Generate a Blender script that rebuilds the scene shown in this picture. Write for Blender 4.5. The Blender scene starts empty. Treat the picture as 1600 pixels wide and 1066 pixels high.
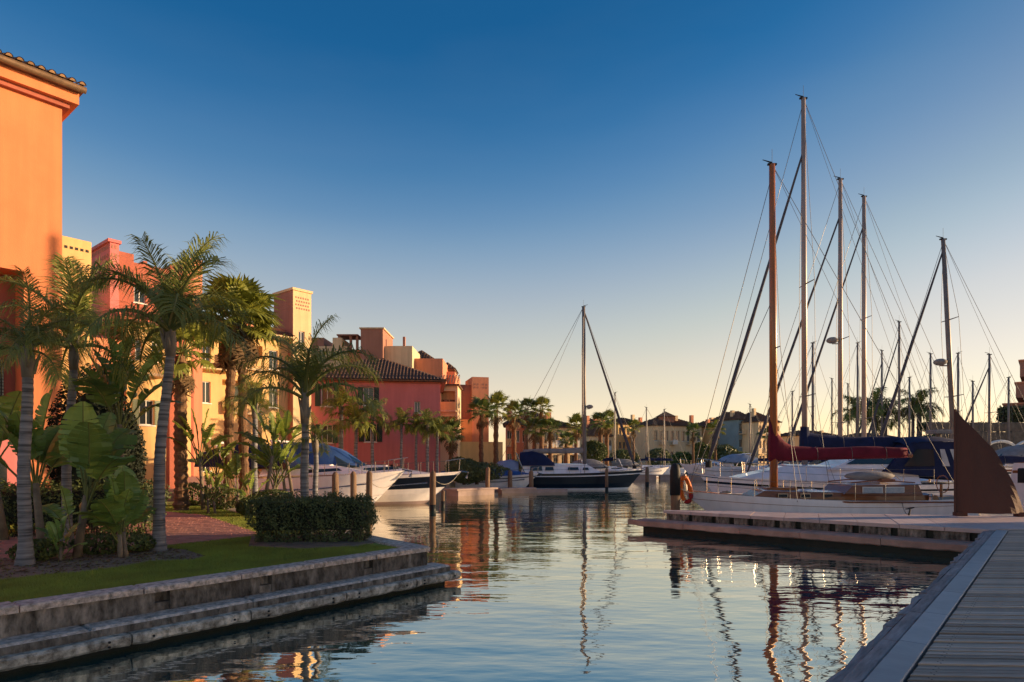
import bpy, math, random
from mathutils import Vector, Matrix

rnd = random.Random(7)
sc = bpy.context.scene
COL = sc.collection
R = math.radians

# ------------------------------------------------------------------ camera
EYE = 2.4
cam = bpy.data.cameras.new("camera")
cam.sensor_width = 36.0
cam.lens = 22.5
cam.shift_y = 0.1156
cam.clip_start = 0.1
cam.clip_end = 3000
camo = bpy.data.objects.new("camera", cam)
camo.location = (0, 0, EYE)
camo.rotation_euler = (R(90), 0, 0)
COL.objects.link(camo)
sc.camera = camo

# ------------------------------------------------------------------ sky and sun
SUN_AZ, SUN_EL = 82.0, 9.0            # azimuth clockwise from +Y, degrees
world = bpy.data.worlds.new("World")
sc.world = world
world.use_nodes = True
wn, wl = world.node_tree.nodes, world.node_tree.links
bg = wn["Background"]
sky = wn.new("ShaderNodeTexSky")
sky.sky_type = 'NISHITA'
sky.sun_disc = False
sky.sun_elevation = R(SUN_EL)
sky.sun_rotation = R(SUN_AZ)
sky.altitude = 0
sky.air_density = 1.0
sky.dust_density = 0.3
sky.ozone_density = 1.5
# film-like response of the sky: one tone curve per channel, the same for every direction
EXPO = 1.08
pre = wn.new("ShaderNodeVectorMath"); pre.operation = 'MULTIPLY'; pre.inputs[1].default_value = (0.1, 0.1, 0.1)
cv = wn.new("ShaderNodeRGBCurve")
CURVES = ([(0, 0), (.068, .010), (.085, .026), (.098, .085), (.11, .165), (.138, .33), (.18, .55), (.24, .86), (.33, 1.15), (.524, 1.6), (.7, 2.5), (1, 6.0)],
          [(0, 0), (.115, .112), (.14, .165), (.16, .235), (.177, .31), (.219, .44), (.28, .66), (.36, .88), (.613, 1.45), (.75, 2.0), (1, 4.4)],
          [(0, .1), (.16, .25), (.183, .29), (.21, .37), (.235, .45), (.25, .485), (.29, .545), (.35, .62), (.41, .80), (.49, .98), (.6, 1.25), (1, 2.9)])
cv.mapping.use_clip = False
cv.mapping.extend = 'EXTRAPOLATED'
for ch, pts_c in zip(cv.mapping.curves[:3], CURVES):
    while len(ch.points) < len(pts_c): ch.points.new(.5, .5)
    for q, (a_, b_) in zip(ch.points, pts_c): q.location = (a_, b_); q.handle_type = 'VECTOR'
cv.mapping.update()
post = wn.new("ShaderNodeVectorMath"); post.operation = 'SCALE'; post.inputs['Scale'].default_value = 10.0 / 2 ** 0.98
wl.new(sky.outputs[0], pre.inputs[0]); wl.new(pre.outputs[0], cv.inputs['Color'])
# evening air: the same fall-off from warm horizon to deep blue in every direction, laid over the sun-dependent sky
tcw = wn.new("ShaderNodeTexCoord"); sxyz = wn.new("ShaderNodeSeparateXYZ"); wl.new(tcw.outputs['Generated'], sxyz.inputs[0])
ramp = wn.new("ShaderNodeValToRGB"); ramp.color_ramp.interpolation = 'B_SPLINE'
stops = [(0, (.86, .67, .44)), (.055, (.80, .66, .52)), (.107, (.64, .56, .48)), (.165, (.57, .53, .48)), (.259, (.35, .43, .51)), (.345, (.155, .285, .46)), (.46, (.020, .138, .345)), (.567, (.009, .095, .262)), (1, (.012, .092, .252))]
er = ramp.color_ramp.elements
while len(er) < len(stops): er.new(.5)
for e_, (p_, c_) in zip(er, stops): e_.position = p_; e_.color = (*c_, 1)
wl.new(sxyz.outputs['Z'], ramp.inputs[0])
mixs = wn.new("ShaderNodeMix"); mixs.data_type = 'RGBA'; mixs.inputs[0].default_value = 0.58
wl.new(cv.outputs[0], mixs.inputs[6]); wl.new(ramp.outputs[0], mixs.inputs[7])
# thin uneven high haze
nzw = wn.new("ShaderNodeTexNoise"); nzw.inputs['Scale'].default_value = 1.6; nzw.inputs['Detail'].default_value = 5
mpw = wn.new("ShaderNodeMapping"); mpw.inputs['Scale'].default_value = (1.0, 1.0, 4.5); mpw.inputs['Rotation'].default_value = (0.25, 0.2, 0.5)
wl.new(tcw.outputs['Generated'], mpw.inputs[0]); wl.new(mpw.outputs[0], nzw.inputs['Vector'])
mrw = wn.new("ShaderNodeMapRange"); mrw.inputs[1].default_value = 0.45; mrw.inputs[2].default_value = 0.8; mrw.inputs[3].default_value = 0.0; mrw.inputs[4].default_value = 0.035
wl.new(nzw.outputs[0], mrw.inputs[0])
hz = wn.new("ShaderNodeMix"); hz.data_type = 'RGBA'; hz.inputs[7].default_value = (.62, .62, .64, 1)
wl.new(mrw.outputs[0], hz.inputs[0]); wl.new(mixs.outputs[2], hz.inputs[6])
wl.new(hz.outputs[2], post.inputs[0]); wl.new(post.outputs[0], bg.inputs[0])
bg.inputs[1].default_value = 0.1

sd = Vector((math.sin(R(SUN_AZ)) * math.cos(R(SUN_EL)), math.cos(R(SUN_AZ)) * math.cos(R(SUN_EL)), math.sin(R(SUN_EL))))
sl = bpy.data.lights.new("sun", 'SUN')
sl.energy = 3.7
sl.angle = R(0.6)
sl.color = (1.0, 0.70, 0.40)
so = bpy.data.objects.new("sun", sl)
so.rotation_euler = sd.to_track_quat('Z', 'Y').to_euler()
COL.objects.link(so)
sc.view_settings.view_transform = 'Standard'
sc.view_settings.look = 'None'
sc.view_settings.exposure = EXPO
sc.view_settings.gamma = 1.0
sc.view_settings.use_curve_mapping = False
try:
    sc.cycles.max_bounces = 6
    sc.cycles.transparent_max_bounces = 6
    sc.cycles.use_denoising = True
except Exception:
    pass

# ------------------------------------------------------------------ survey helpers: metres from sight angles at a known distance
def X(px, Y): return (px - 800) * Y / 1000.0
def Z(py, Y): return EYE + (718 - py) * Y / 1000.0

# ------------------------------------------------------------------ materials
MATS = {}
def mat(name, c, rough=0.7, var=0.25, scale=3.0, bump=0.0, bscale=None, c2=None, metal=0.0, stretch=None, spec=0.3,
        thresh=None, trans=0.0, coat=0.0, world_space=False, rand=0.0, streak=0.0):
    if name in MATS: return MATS[name]
    m = bpy.data.materials.new(name); m.use_nodes = True
    n, l = m.node_tree.nodes, m.node_tree.links
    p = n["Principled BSDF"]
    p.inputs['Roughness'].default_value = rough
    p.inputs['Metallic'].default_value = metal
    p.inputs['Specular IOR Level'].default_value = spec
    if coat: p.inputs['Coat Weight'].default_value = coat
    if world_space:
        vec = n.new("ShaderNodeNewGeometry").outputs['Position']
    else:
        vec = n.new("ShaderNodeTexCoord").outputs['Object']
    if stretch:
        mp = n.new("ShaderNodeMapping"); mp.inputs['Scale'].default_value = stretch
        l.new(vec, mp.inputs[0]); vec = mp.outputs[0]
    nz = n.new("ShaderNodeTexNoise"); nz.inputs['Scale'].default_value = scale
    nz.inputs['Detail'].default_value = 6; nz.inputs['Roughness'].default_value = 0.62
    l.new(vec, nz.inputs['Vector'])
    if c2 is None:
        c2 = tuple(x * (1 - var) for x in c); ca = tuple(min(1, x * (1 + var * 0.6)) for x in c)
    else: ca = c
    rp = n.new("ShaderNodeValToRGB")
    a, b = thresh if thresh else (0.3, 0.7)
    rp.color_ramp.elements[0].position = a; rp.color_ramp.elements[0].color = (*c2, 1)
    rp.color_ramp.elements[1].position = b; rp.color_ramp.elements[1].color = (*ca, 1)
    l.new(nz.outputs[0], rp.inputs[0])
    col = rp.outputs[0]
    if streak:                                    # rain streaks running down a wall
        mp2 = n.new("ShaderNodeMapping"); mp2.inputs['Scale'].default_value = (2.2, 2.2, 0.16)
        l.new(n.new("ShaderNodeNewGeometry").outputs['Position'], mp2.inputs[0])
        n2 = n.new("ShaderNodeTexNoise"); n2.inputs['Scale'].default_value = 1.6; n2.inputs['Detail'].default_value = 5
        l.new(mp2.outputs[0], n2.inputs['Vector'])
        mr = n.new("ShaderNodeMapRange"); mr.inputs[1].default_value = 0.35; mr.inputs[2].default_value = 0.65
        mr.inputs[3].default_value = 1 - streak; mr.inputs[4].default_value = 1.0
        l.new(n2.outputs[0], mr.inputs[0])
        mx = n.new("ShaderNodeMix"); mx.data_type = 'RGBA'; mx.blend_type = 'MULTIPLY'; mx.inputs[0].default_value = 1
        l.new(col, mx.inputs[6]); l.new(mr.outputs[0], mx.inputs[7]); col = mx.outputs[2]
    if rand:
        oi = n.new("ShaderNodeObjectInfo")
        hv = n.new("ShaderNodeHueSaturation")
        mr = n.new("ShaderNodeMapRange"); mr.inputs[3].default_value = 1 - rand; mr.inputs[4].default_value = 1 + rand
        l.new(oi.outputs['Random'], mr.inputs[0]); l.new(mr.outputs[0], hv.inputs['Value'])
        l.new(col, hv.inputs['Color']); col = hv.outputs[0]
    l.new(col, p.inputs['Base Color'])
    if bump:
        nb = n.new("ShaderNodeTexNoise"); nb.inputs['Scale'].default_value = bscale or scale * 4
        nb.inputs['Detail'].default_value = 5
        l.new(vec, nb.inputs['Vector'])
        bp = n.new("ShaderNodeBump"); bp.inputs['Strength'].default_value = bump; bp.inputs['Distance'].default_value = 0.02
        l.new(nb.outputs[0], bp.inputs['Height']); l.new(bp.outputs[0], p.inputs['Normal'])
    if trans:
        tr = n.new("ShaderNodeBsdfTranslucent"); l.new(col, tr.inputs[0])
        ms = n.new("ShaderNodeMixShader"); ms.inputs[0].default_value = trans
        l.new(p.outputs[0], ms.inputs[1]); l.new(tr.outputs[0], ms.inputs[2])
        l.new(ms.outputs[0], n["Material Output"].inputs[0])
    MATS[name] = m
    return m

def glassy(name, c=(0.02, 0.03, 0.035), rough=0.08):
    m = mat(name, c, rough=rough, var=0.2, scale=1.5, spec=0.7)
    return m

M_ORANGE = mat('orange_stucco', (0.7, 0.235, 0.1), 0.9, 0.12, 0.6, 0.25, 30, streak=0.10)
M_PINK = mat('pink_stucco', (0.62, 0.195, 0.19), 0.9, 0.08, 0.6, 0.25, 30, streak=0.12)
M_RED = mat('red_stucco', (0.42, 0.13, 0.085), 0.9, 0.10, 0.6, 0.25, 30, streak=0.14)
M_SALMON = mat('salmon_stucco', (0.64, 0.26, 0.15), 0.9, 0.10, 0.6, 0.25, 30, streak=0.12)
M_YELLOW = mat('ochre_stucco', (0.74, 0.48, 0.21), 0.9, 0.10, 0.6, 0.25, 30, streak=0.14)
M_TOWER = mat('pale_ochre_stucco', (0.72, 0.53, 0.30), 0.9, 0.10, 0.6, 0.25, 30, streak=0.14)
M_CREAM = mat('cream_stucco', (0.74, 0.55, 0.34), 0.9, 0.10, 0.6, 0.25, 30, streak=0.16)
M_BROWNST = mat('terracotta_stucco', (0.40, 0.19, 0.135), 0.9, 0.12, 0.6, 0.25, 30, streak=0.14)
M_WHITEW = mat('white_wall', (0.74, 0.70, 0.64), 0.85, 0.10, 0.8, streak=0.12)
M_GREYBL = mat('blue_grey_render', (0.20, 0.28, 0.32), 0.85, 0.12, 0.8)
M_TILE = mat('clay_tile', (0.22, 0.12, 0.075), 0.85, 0.5, 4.0, 0.3, 30, c2=(0.085, 0.052, 0.037), rand=0.3)
M_TILEL = mat('pale_clay_tile', (0.42, 0.25, 0.12), 0.85, 0.5, 9.0, 0.3, 30, c2=(0.16, 0.09, 0.05), rand=0.25)
M_GUTTER = mat('bronze_gutter', (0.14, 0.085, 0.05), 0.55, 0.3, 4, metal=0.3)
M_PANE = glassy('window_glass')
M_FRAME = mat('white_frame', (0.75, 0.73, 0.68), 0.5, 0.08, 3)
M_SHUT = mat('dark_green_shutter', (0.025, 0.045, 0.035), 0.5, 0.2, 6)
M_SHUTL = mat('grey_green_shutter', (0.22, 0.26, 0.17), 0.6, 0.2, 6)
M_IRON = mat('wrought_iron', (0.02, 0.018, 0.018), 0.5, 0.2, 8)
M_CONC = mat('weathered_concrete', (0.46, 0.37, 0.30), 0.92, 0.4, 10.0, 1.0, 30, c2=(0.075, 0.06, 0.046), world_space=True, rand=0.22, streak=0.6, thresh=(0.32, 0.68), stretch=(1, 1, 0.45))
M_COPE = mat('coping_stone', (0.74, 0.57, 0.46), 0.7, 0.4, 13.0, 1.0, 30, c2=(0.24, 0.185, 0.145), world_space=True, rand=0.2, spec=0.5, thresh=(0.34, 0.62))
M_BEAM = mat('pale_weathered_beam', (0.84, 0.66, 0.50), 0.85, 0.4, 10.0, 1.0, 26, c2=(0.24, 0.17, 0.11), world_space=True, rand=0.16, streak=0.5, spec=0.5, thresh=(0.36, 0.6))
M_REDCONC = mat('reddish_concrete', (0.62, 0.35, 0.25), 0.9, 0.4, 2.2, 0.6, 16, c2=(0.38, 0.21, 0.15), world_space=True, rand=0.14)
M_PIERTOP = mat('pier_slab', (0.64, 0.46, 0.41), 0.6, 0.3, 2.0, 0.4, 20, c2=(0.46, 0.33, 0.29), world_space=True, rand=0.08, spec=0.55)
M_NEARBLACK = mat('near_black_base', (0.022, 0.022, 0.016), 0.5, 0.5, 3, 0.5, 14, c2=(0.008, 0.01, 0.008), world_space=True)  # near-black for footings, pier core, recesses, joist bed and tide bands
M_STRIP = mat('slate_edging', (0.33, 0.335, 0.345), 0.5, 0.25, 2.2, 0.15, 30, c2=(0.24, 0.25, 0.265), world_space=True, rand=0.08, spec=0.55)
M_PLANK = mat('weathered_plank', (0.52, 0.375, 0.285), 0.55, 0.4, 5, 0.8, 9, c2=(0.2, 0.145, 0.11), stretch=(0.25, 3, 3), rand=0.42, spec=0.5)
M_FENDW = mat('splintered_timber', (0.42, 0.33, 0.3), 0.9, 0.4, 5, 0.8, 12, c2=(0.2, 0.155, 0.14), stretch=(0.4, 3, 3), rand=0.2)
M_PILE = mat('mooring_timber', (0.27, 0.165, 0.1), 0.85, 0.4, 4, 0.8, 10, c2=(0.13, 0.08, 0.05), stretch=(3, 3, 0.4), rand=0.2)
M_PILED = mat('tarred_cap', (0.02, 0.018, 0.018), 0.6, 0.3, 4)
M_LAWN = mat('lawn_soil', (0.3, 0.35, 0.07), 1.0, 0.4, 2.0, 0.4, 40, c2=(0.2, 0.22, 0.05), world_space=True)
M_SOIL = mat('bed_soil', (0.3, 0.2, 0.135), 1.0, 0.5, 3.0, 1.0, 20, c2=(0.14, 0.095, 0.07), world_space=True)
M_LAND = mat('quay_ground', (0.30, 0.25, 0.20), 0.95, 0.3, 0.8, 0.2, 10, world_space=True)
M_BRICK = mat('red_paver', (0.58, 0.25, 0.19), 0.9, 0.35, 4.0, 0.3, 30, c2=(0.38, 0.16, 0.12), world_space=True)
M_GRASS = mat('grass_blade', (0.35, 0.42, 0.075), 0.7, 0.4, 1.2, c2=(0.23, 0.25, 0.055), world_space=True, trans=0.45)
M_FROND = mat('frond_green', (0.26, 0.28, 0.06), 0.5, 0.4, 1.2, c2=(0.12, 0.155, 0.035), trans=0.32, rand=0.25, spec=0.4)
M_FRONDY = mat('frond_yellow_green', (0.3, 0.3, 0.045), 0.5, 0.4, 1.2, c2=(0.14, 0.17, 0.03), trans=0.35, rand=0.25, spec=0.4)
M_FAN = mat('fan_green', (0.15, 0.19, 0.04), 0.5, 0.4, 1.6, c2=(0.07, 0.11, 0.026), trans=0.3, rand=0.3, spec=0.4)
M_DEADF = mat('dead_frond', (0.20, 0.125, 0.060), 0.9, 0.4, 3, c2=(0.09, 0.055, 0.03), trans=0.15, rand=0.2)
M_RACHIS = mat('frond_rib', (0.15, 0.16, 0.045), 0.5, 0.3, 3)
M_TRUNK = mat('grey_palm_trunk', (0.27, 0.255, 0.26), 0.85, 0.35, 2.2, 0.7, 9, c2=(0.075, 0.072, 0.075), stretch=(0.35, 0.35, 6.0), thresh=(0.38, 0.58))
M_TRUNKB = mat('brown_palm_trunk', (0.25, 0.135, 0.070), 0.9, 0.4, 5, 0.9, 14, c2=(0.10, 0.055, 0.032))
M_SHAFT = mat('crown_shaft', (0.3, 0.25, 0.2), 0.7, 0.35, 4, 0.3, 12, c2=(0.16, 0.13, 0.1), stretch=(2, 2, 0.5))
M_PADDLE = mat('paddle_leaf', (0.28, 0.38, 0.08), 0.38, 0.35, 1.6, c2=(0.13, 0.22, 0.05), trans=0.22, rand=0.3, spec=0.5)
M_PADDLEY = mat('paddle_leaf_sunlit', (0.28, 0.34, 0.05), 0.4, 0.35, 1.6, c2=(0.14, 0.2, 0.03), trans=0.35, rand=0.3, spec=0.5)  # yellower leaf copy for the sunny row, sunlight put into its colour
M_PETI = mat('petiole', (0.16, 0.17, 0.05), 0.6, 0.3, 3)
M_STEM = mat('fibrous_stem', (0.26, 0.2, 0.14), 0.9, 0.4, 6, 0.8, 14, c2=(0.13, 0.095, 0.07))
M_HEDGE = mat('hedge_leaf', (0.14, 0.17, 0.06), 0.5, 0.5, 2.5, c2=(0.055, 0.07, 0.03), trans=0.12, spec=0.4)
M_HEDGEY = mat('bush_leaf', (0.14, 0.17, 0.045), 0.55, 0.5, 1.5, c2=(0.06, 0.08, 0.025), trans=0.2, spec=0.4)
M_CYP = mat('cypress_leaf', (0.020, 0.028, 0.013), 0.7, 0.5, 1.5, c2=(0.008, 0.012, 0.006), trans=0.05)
M_TWIG = mat('twig', (0.085, 0.065, 0.05), 0.9, 0.3, 5)
M_GEL = mat('white_gelcoat', (0.88, 0.83, 0.84), 0.22, 0.05, 0.6, coat=0.3, spec=0.5, streak=0.10)
M_GELP = mat('cream_gelcoat', (0.9, 0.81, 0.78), 0.25, 0.06, 0.6, coat=0.3, spec=0.5, streak=0.10)
M_NAVY = mat('navy_paint', (0.006, 0.008, 0.016), 0.3, 0.2, 0.8, coat=0.0, spec=0.35)
M_ANTIF = mat('antifouling', (0.05, 0.045, 0.05), 0.7, 0.3, 2)
M_STRIPE = mat('boot_stripe', (0.42, 0.30, 0.28), 0.4, 0.1, 2)
M_TEAK = mat('varnished_teak', (0.30, 0.105, 0.032), 0.3, 0.35, 4, 0.2, 10, c2=(0.17, 0.055, 0.02), stretch=(0.5, 4, 4), coat=0.4)
M_DECKT = mat('teak_deck', (0.36, 0.26, 0.18), 0.8, 0.25, 3, stretch=(0.3, 6, 1))
M_BURG = mat('burgundy_canvas', (0.155, 0.010, 0.026), 0.85, 0.3, 3, 0.5, 9)
M_BLUEC = mat('navy_canvas', (0.010, 0.018, 0.065), 0.85, 0.35, 2.5, 0.5, 9)
M_BLUEL = mat('blue_tarpaulin', (0.03, 0.085, 0.25), 0.7, 0.3, 2, 0.6, 6)
M_PALEC = mat('pale_blue_canvas', (0.28, 0.34, 0.45), 0.8, 0.2, 2, 0.5, 8)
M_GREYC = mat('grey_canvas', (0.27, 0.25, 0.24), 0.85, 0.25, 3, 0.4, 9)
M_MASTW = mat('varnished_mast', (0.42, 0.155, 0.045), 0.32, 0.3, 3, c2=(0.28, 0.095, 0.03), stretch=(3, 3, 0.3), coat=0.4)
M_MASTA = mat('aluminium_mast', (0.4, 0.31, 0.265), 0.45, 0.15, 2, metal=0.35, stretch=(3, 3, 0.3))
M_MASTD = mat('dull_mast', (0.22, 0.19, 0.175), 0.5, 0.2, 2, metal=0.3)
M_WIRE = mat('rigging_wire', (0.13, 0.12, 0.12), 0.45, 0.2, 5, metal=0.4)
M_JIB = mat('furled_sail_cover', (0.085, 0.080, 0.095), 0.85, 0.3, 6, 0.6, 10)
M_STEEL = mat('stainless_rail', (0.34, 0.31, 0.30), 0.25, 0.1, 4, metal=0.8)
M_BLACK = mat('black_rubber', (0.015, 0.015, 0.017), 0.6, 0.2, 5)
M_ORBUOY = mat('orange_foam', (0.75, 0.16, 0.02), 0.55, 0.15, 4, 0.3, 20)
M_REDBUOY = mat('red_foam', (0.35, 0.02, 0.02), 0.55, 0.15, 4)
M_RUST = mat('corten_steel', (0.115, 0.05, 0.036), 0.8, 0.35, 1.4, 0.5, 40, c2=(0.09, 0.04, 0.03), metal=0.0, stretch=(1, 1, 0.35))
M_STONE = mat('rubble_stone', (0.22, 0.17, 0.13), 0.95, 0.45, 2.5, 0.8, 6, c2=(0.11, 0.085, 0.065))
M_PONT = mat('pontoon_deck', (0.40, 0.29, 0.25), 0.85, 0.2, 2, world_space=True)
M_ROPE = mat('mooring_rope', (0.30, 0.26, 0.2), 0.9, 0.2, 8)

# ------------------------------------------------------------------ mesh builder
class MB:
    def __init__(s): s.v = []; s.f = []; s.m = []; s.mi = 0
    def face(s, pts):
        b = len(s.v); s.v += [tuple(p) for p in pts]; s.f.append(tuple(range(b, b + len(pts)))); s.m.append(s.mi); return s
    def add(s, vs, fs):
        b = len(s.v); s.v += [tuple(p) for p in vs]
        for f in fs: s.f.append(tuple(i + b for i in f)); s.m.append(s.mi)
        return s
    def box(s, x0, x1, y0, y1, z0, z1):
        return s.add([(x0,y0,z0),(x1,y0,z0),(x1,y1,z0),(x0,y1,z0),(x0,y0,z1),(x1,y0,z1),(x1,y1,z1),(x0,y1,z1)],
                     [(0,3,2,1),(4,5,6,7),(0,1,5,4),(1,2,6,5),(2,3,7,6),(3,0,4,7)])
    def bbox(s, x0, x1, y0, y1, z0, z1, b=0.02):   # box with chamfered top edges
        return s.add([(x0,y0,z0),(x1,y0,z0),(x1,y1,z0),(x0,y1,z0),(x0,y0,z1-b),(x1,y0,z1-b),(x1,y1,z1-b),(x0,y1,z1-b),
                      (x0+b,y0+b,z1),(x1-b,y0+b,z1),(x1-b,y1-b,z1),(x0+b,y1-b,z1)],
                     [(0,3,2,1),(0,1,5,4),(1,2,6,5),(2,3,7,6),(3,0,4,7),(4,5,9,8),(5,6,10,9),(6,7,11,10),(7,4,8,11),(8,9,10,11)])
    def prism(s, poly, z0, z1):
        n = len(poly); vs = [(p[0], p[1], z0) for p in poly] + [(p[0], p[1], z1) for p in poly]
        fs = [tuple(range(n - 1, -1, -1)), tuple(range(n, 2 * n))] + [(i, (i + 1) % n, n + (i + 1) % n, n + i) for i in range(n)]
        return s.add(vs, fs)
    def tube(s, pts, rad, n=8, caps=True, flat=1.0):
        pts = [Vector(p) for p in pts]
        if not isinstance(rad, (list, tuple)): rad = [rad] * len(pts)
        b = len(s.v); up = Vector((0, 0, 1))
        for i, p in enumerate(pts):
            d = (pts[min(i + 1, len(pts) - 1)] - pts[max(i - 1, 0)])
            d = d.normalized() if d.length > 1e-9 else Vector((0, 0, 1))
            ref = up if abs(d.z) < 0.95 else Vector((1, 0, 0))
            a = d.cross(ref).normalized(); c = a.cross(d)
            for k in range(n):
                t = 2 * math.pi * k / n
                s.v.append(tuple(p + (a * math.cos(t) + c * math.sin(t) * flat) * rad[i]))
        for i in range(len(pts) - 1):
            for k in range(n):
                s.f.append((b + i*n + k, b + i*n + (k+1) % n, b + (i+1)*n + (k+1) % n, b + (i+1)*n + k)); s.m.append(s.mi)
        if caps:
            s.f.append(tuple(b + k for k in range(n - 1, -1, -1))); s.m.append(s.mi)
            e = b + (len(pts) - 1) * n
            s.f.append(tuple(e + k for k in range(n))); s.m.append(s.mi)
        return s
    def cyl(s, p0, p1, r0, r1=None, n=8): return s.tube([p0, p1], [r0, r0 if r1 is None else r1], n)
    def ball(s, c, rx, ry, rz, nu=10, nv=6):
        vs = []; fs = []
        for j in range(nv + 1):
            ph = math.pi * j / nv
            for i in range(nu):
                th = 2 * math.pi * i / nu
                vs.append((c[0] + rx*math.sin(ph)*math.cos(th), c[1] + ry*math.sin(ph)*math.sin(th), c[2] + rz*math.cos(ph)))
        for j in range(nv):
            for i in range(nu):
                fs.append((j*nu+i, (j+1)*nu+i, (j+1)*nu+(i+1) % nu, j*nu+(i+1) % nu))
        return s.add(vs, fs)
    def loft(s, rings, closed=False, caps=False):
        b = len(s.v); n = len(rings[0])
        for r in rings: s.v += [tuple(p) for p in r]
        for i in range(len(rings) - 1):
            for k in range(n if closed else n - 1):
                k2 = (k + 1) % n
                s.f.append((b+i*n+k, b+i*n+k2, b+(i+1)*n+k2, b+(i+1)*n+k)); s.m.append(s.mi)
        if caps:
            s.f.append(tuple(b+k for k in range(n-1, -1, -1))); s.m.append(s.mi)
            e = b + (len(rings)-1)*n
            s.f.append(tuple(e+k for k in range(n))); s.m.append(s.mi)
        return s
    def facade(s, O, a, inw, L, z0, z1, openings, depth=0.2, back=True):
        """wall face from O along unit a, height z0..z1, with openings (s0,s1,za,zb) cut in and reveals going inward"""
        xs = sorted(set([0, L] + [o[0] for o in openings] + [o[1] for o in openings]))
        zs = sorted(set([z0, z1] + [o[2] for o in openings] + [o[3] for o in openings]))
        P = lambda t, z, d=0: (O[0] + a[0]*t + inw[0]*d, O[1] + a[1]*t + inw[1]*d, z)
        for i in range(len(xs) - 1):
            for j in range(len(zs) - 1):
                cx, cz = (xs[i]+xs[i+1])/2, (zs[j]+zs[j+1])/2
                if any(o[0] < cx < o[1] and o[2] < cz < o[3] for o in openings): continue
                s.face([P(xs[i], zs[j]), P(xs[i+1], zs[j]), P(xs[i+1], zs[j+1]), P(xs[i], zs[j+1])])
        for o in openings:
            t0, t1, za, zb = o[:4]; d = o[4] if len(o) > 4 else depth
            s.face([P(t0,za), P(t0,za,d), P(t0,zb,d), P(t0,zb)]); s.face([P(t1,za,d), P(t1,za), P(t1,zb), P(t1,zb,d)])
            s.face([P(t0,za), P(t1,za), P(t1,za,d), P(t0,za,d)]); s.face([P(t0,zb,d), P(t1,zb,d), P(t1,zb), P(t0,zb)])
            if back: s.face([P(t0,za,d), P(t1,za,d), P(t1,zb,d), P(t0,zb,d)])
        return s
    def mesh(s, name, mats, smooth=False):
        me = bpy.data.meshes.new(name)
        me.from_pydata(s.v, [], s.f)
        for m in (mats if isinstance(mats, (list, tuple)) else [mats]): me.materials.append(m)
        if any(s.m): me.polygons.foreach_set('material_index', s.m)
        if smooth: me.polygons.foreach_set('use_smooth', [True] * len(s.f))
        me.update()
        return me
    def build(s, name, mats, parent=None, loc=None, rotz=None, smooth=False):
        return link(name, s.mesh(name, mats, smooth), parent, loc, rotz)

def link(name, me, parent=None, loc=None, rot=None):
    o = bpy.data.objects.new(name, me)
    COL.objects.link(o)
    if parent is not None: o.parent = parent
    if loc is not None: o.location = loc
    if rot is not None: o.rotation_euler = rot if isinstance(rot, (tuple, list)) else (0, 0, rot)
    return o
def thing(name, label, cat, loc=(0, 0, 0), rotz=0, group=None):
    o = bpy.data.objects.new(name, None); o.empty_display_size = 0.2
    COL.objects.link(o); o.location = loc; o.rotation_euler = (0, 0, rotz)
    return tag(o, label, cat, group)
def tag(o, label, cat, group=None, kind=None):
    o['label'] = label; o['category'] = cat
    if group: o['group'] = group
    if kind: o['kind'] = kind
    return o
def struct(o): o['kind'] = 'structure'; return o
def stuff(o): o['kind'] = 'stuff'; return o
def copy_tree(o, parent=None):
    c = o.copy(); COL.objects.link(c); c.parent = parent
    for ch in list(o.children): copy_tree(ch, c)
    return c

U = Vector((0.636, 0.772, 0))       # quay direction (away and to the right)
V = Vector((0.772, -0.636, 0))      # outward from the left quay, towards the water
ANG = math.atan2(U.y, U.x)          # local +x = U, local -y = V

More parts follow.
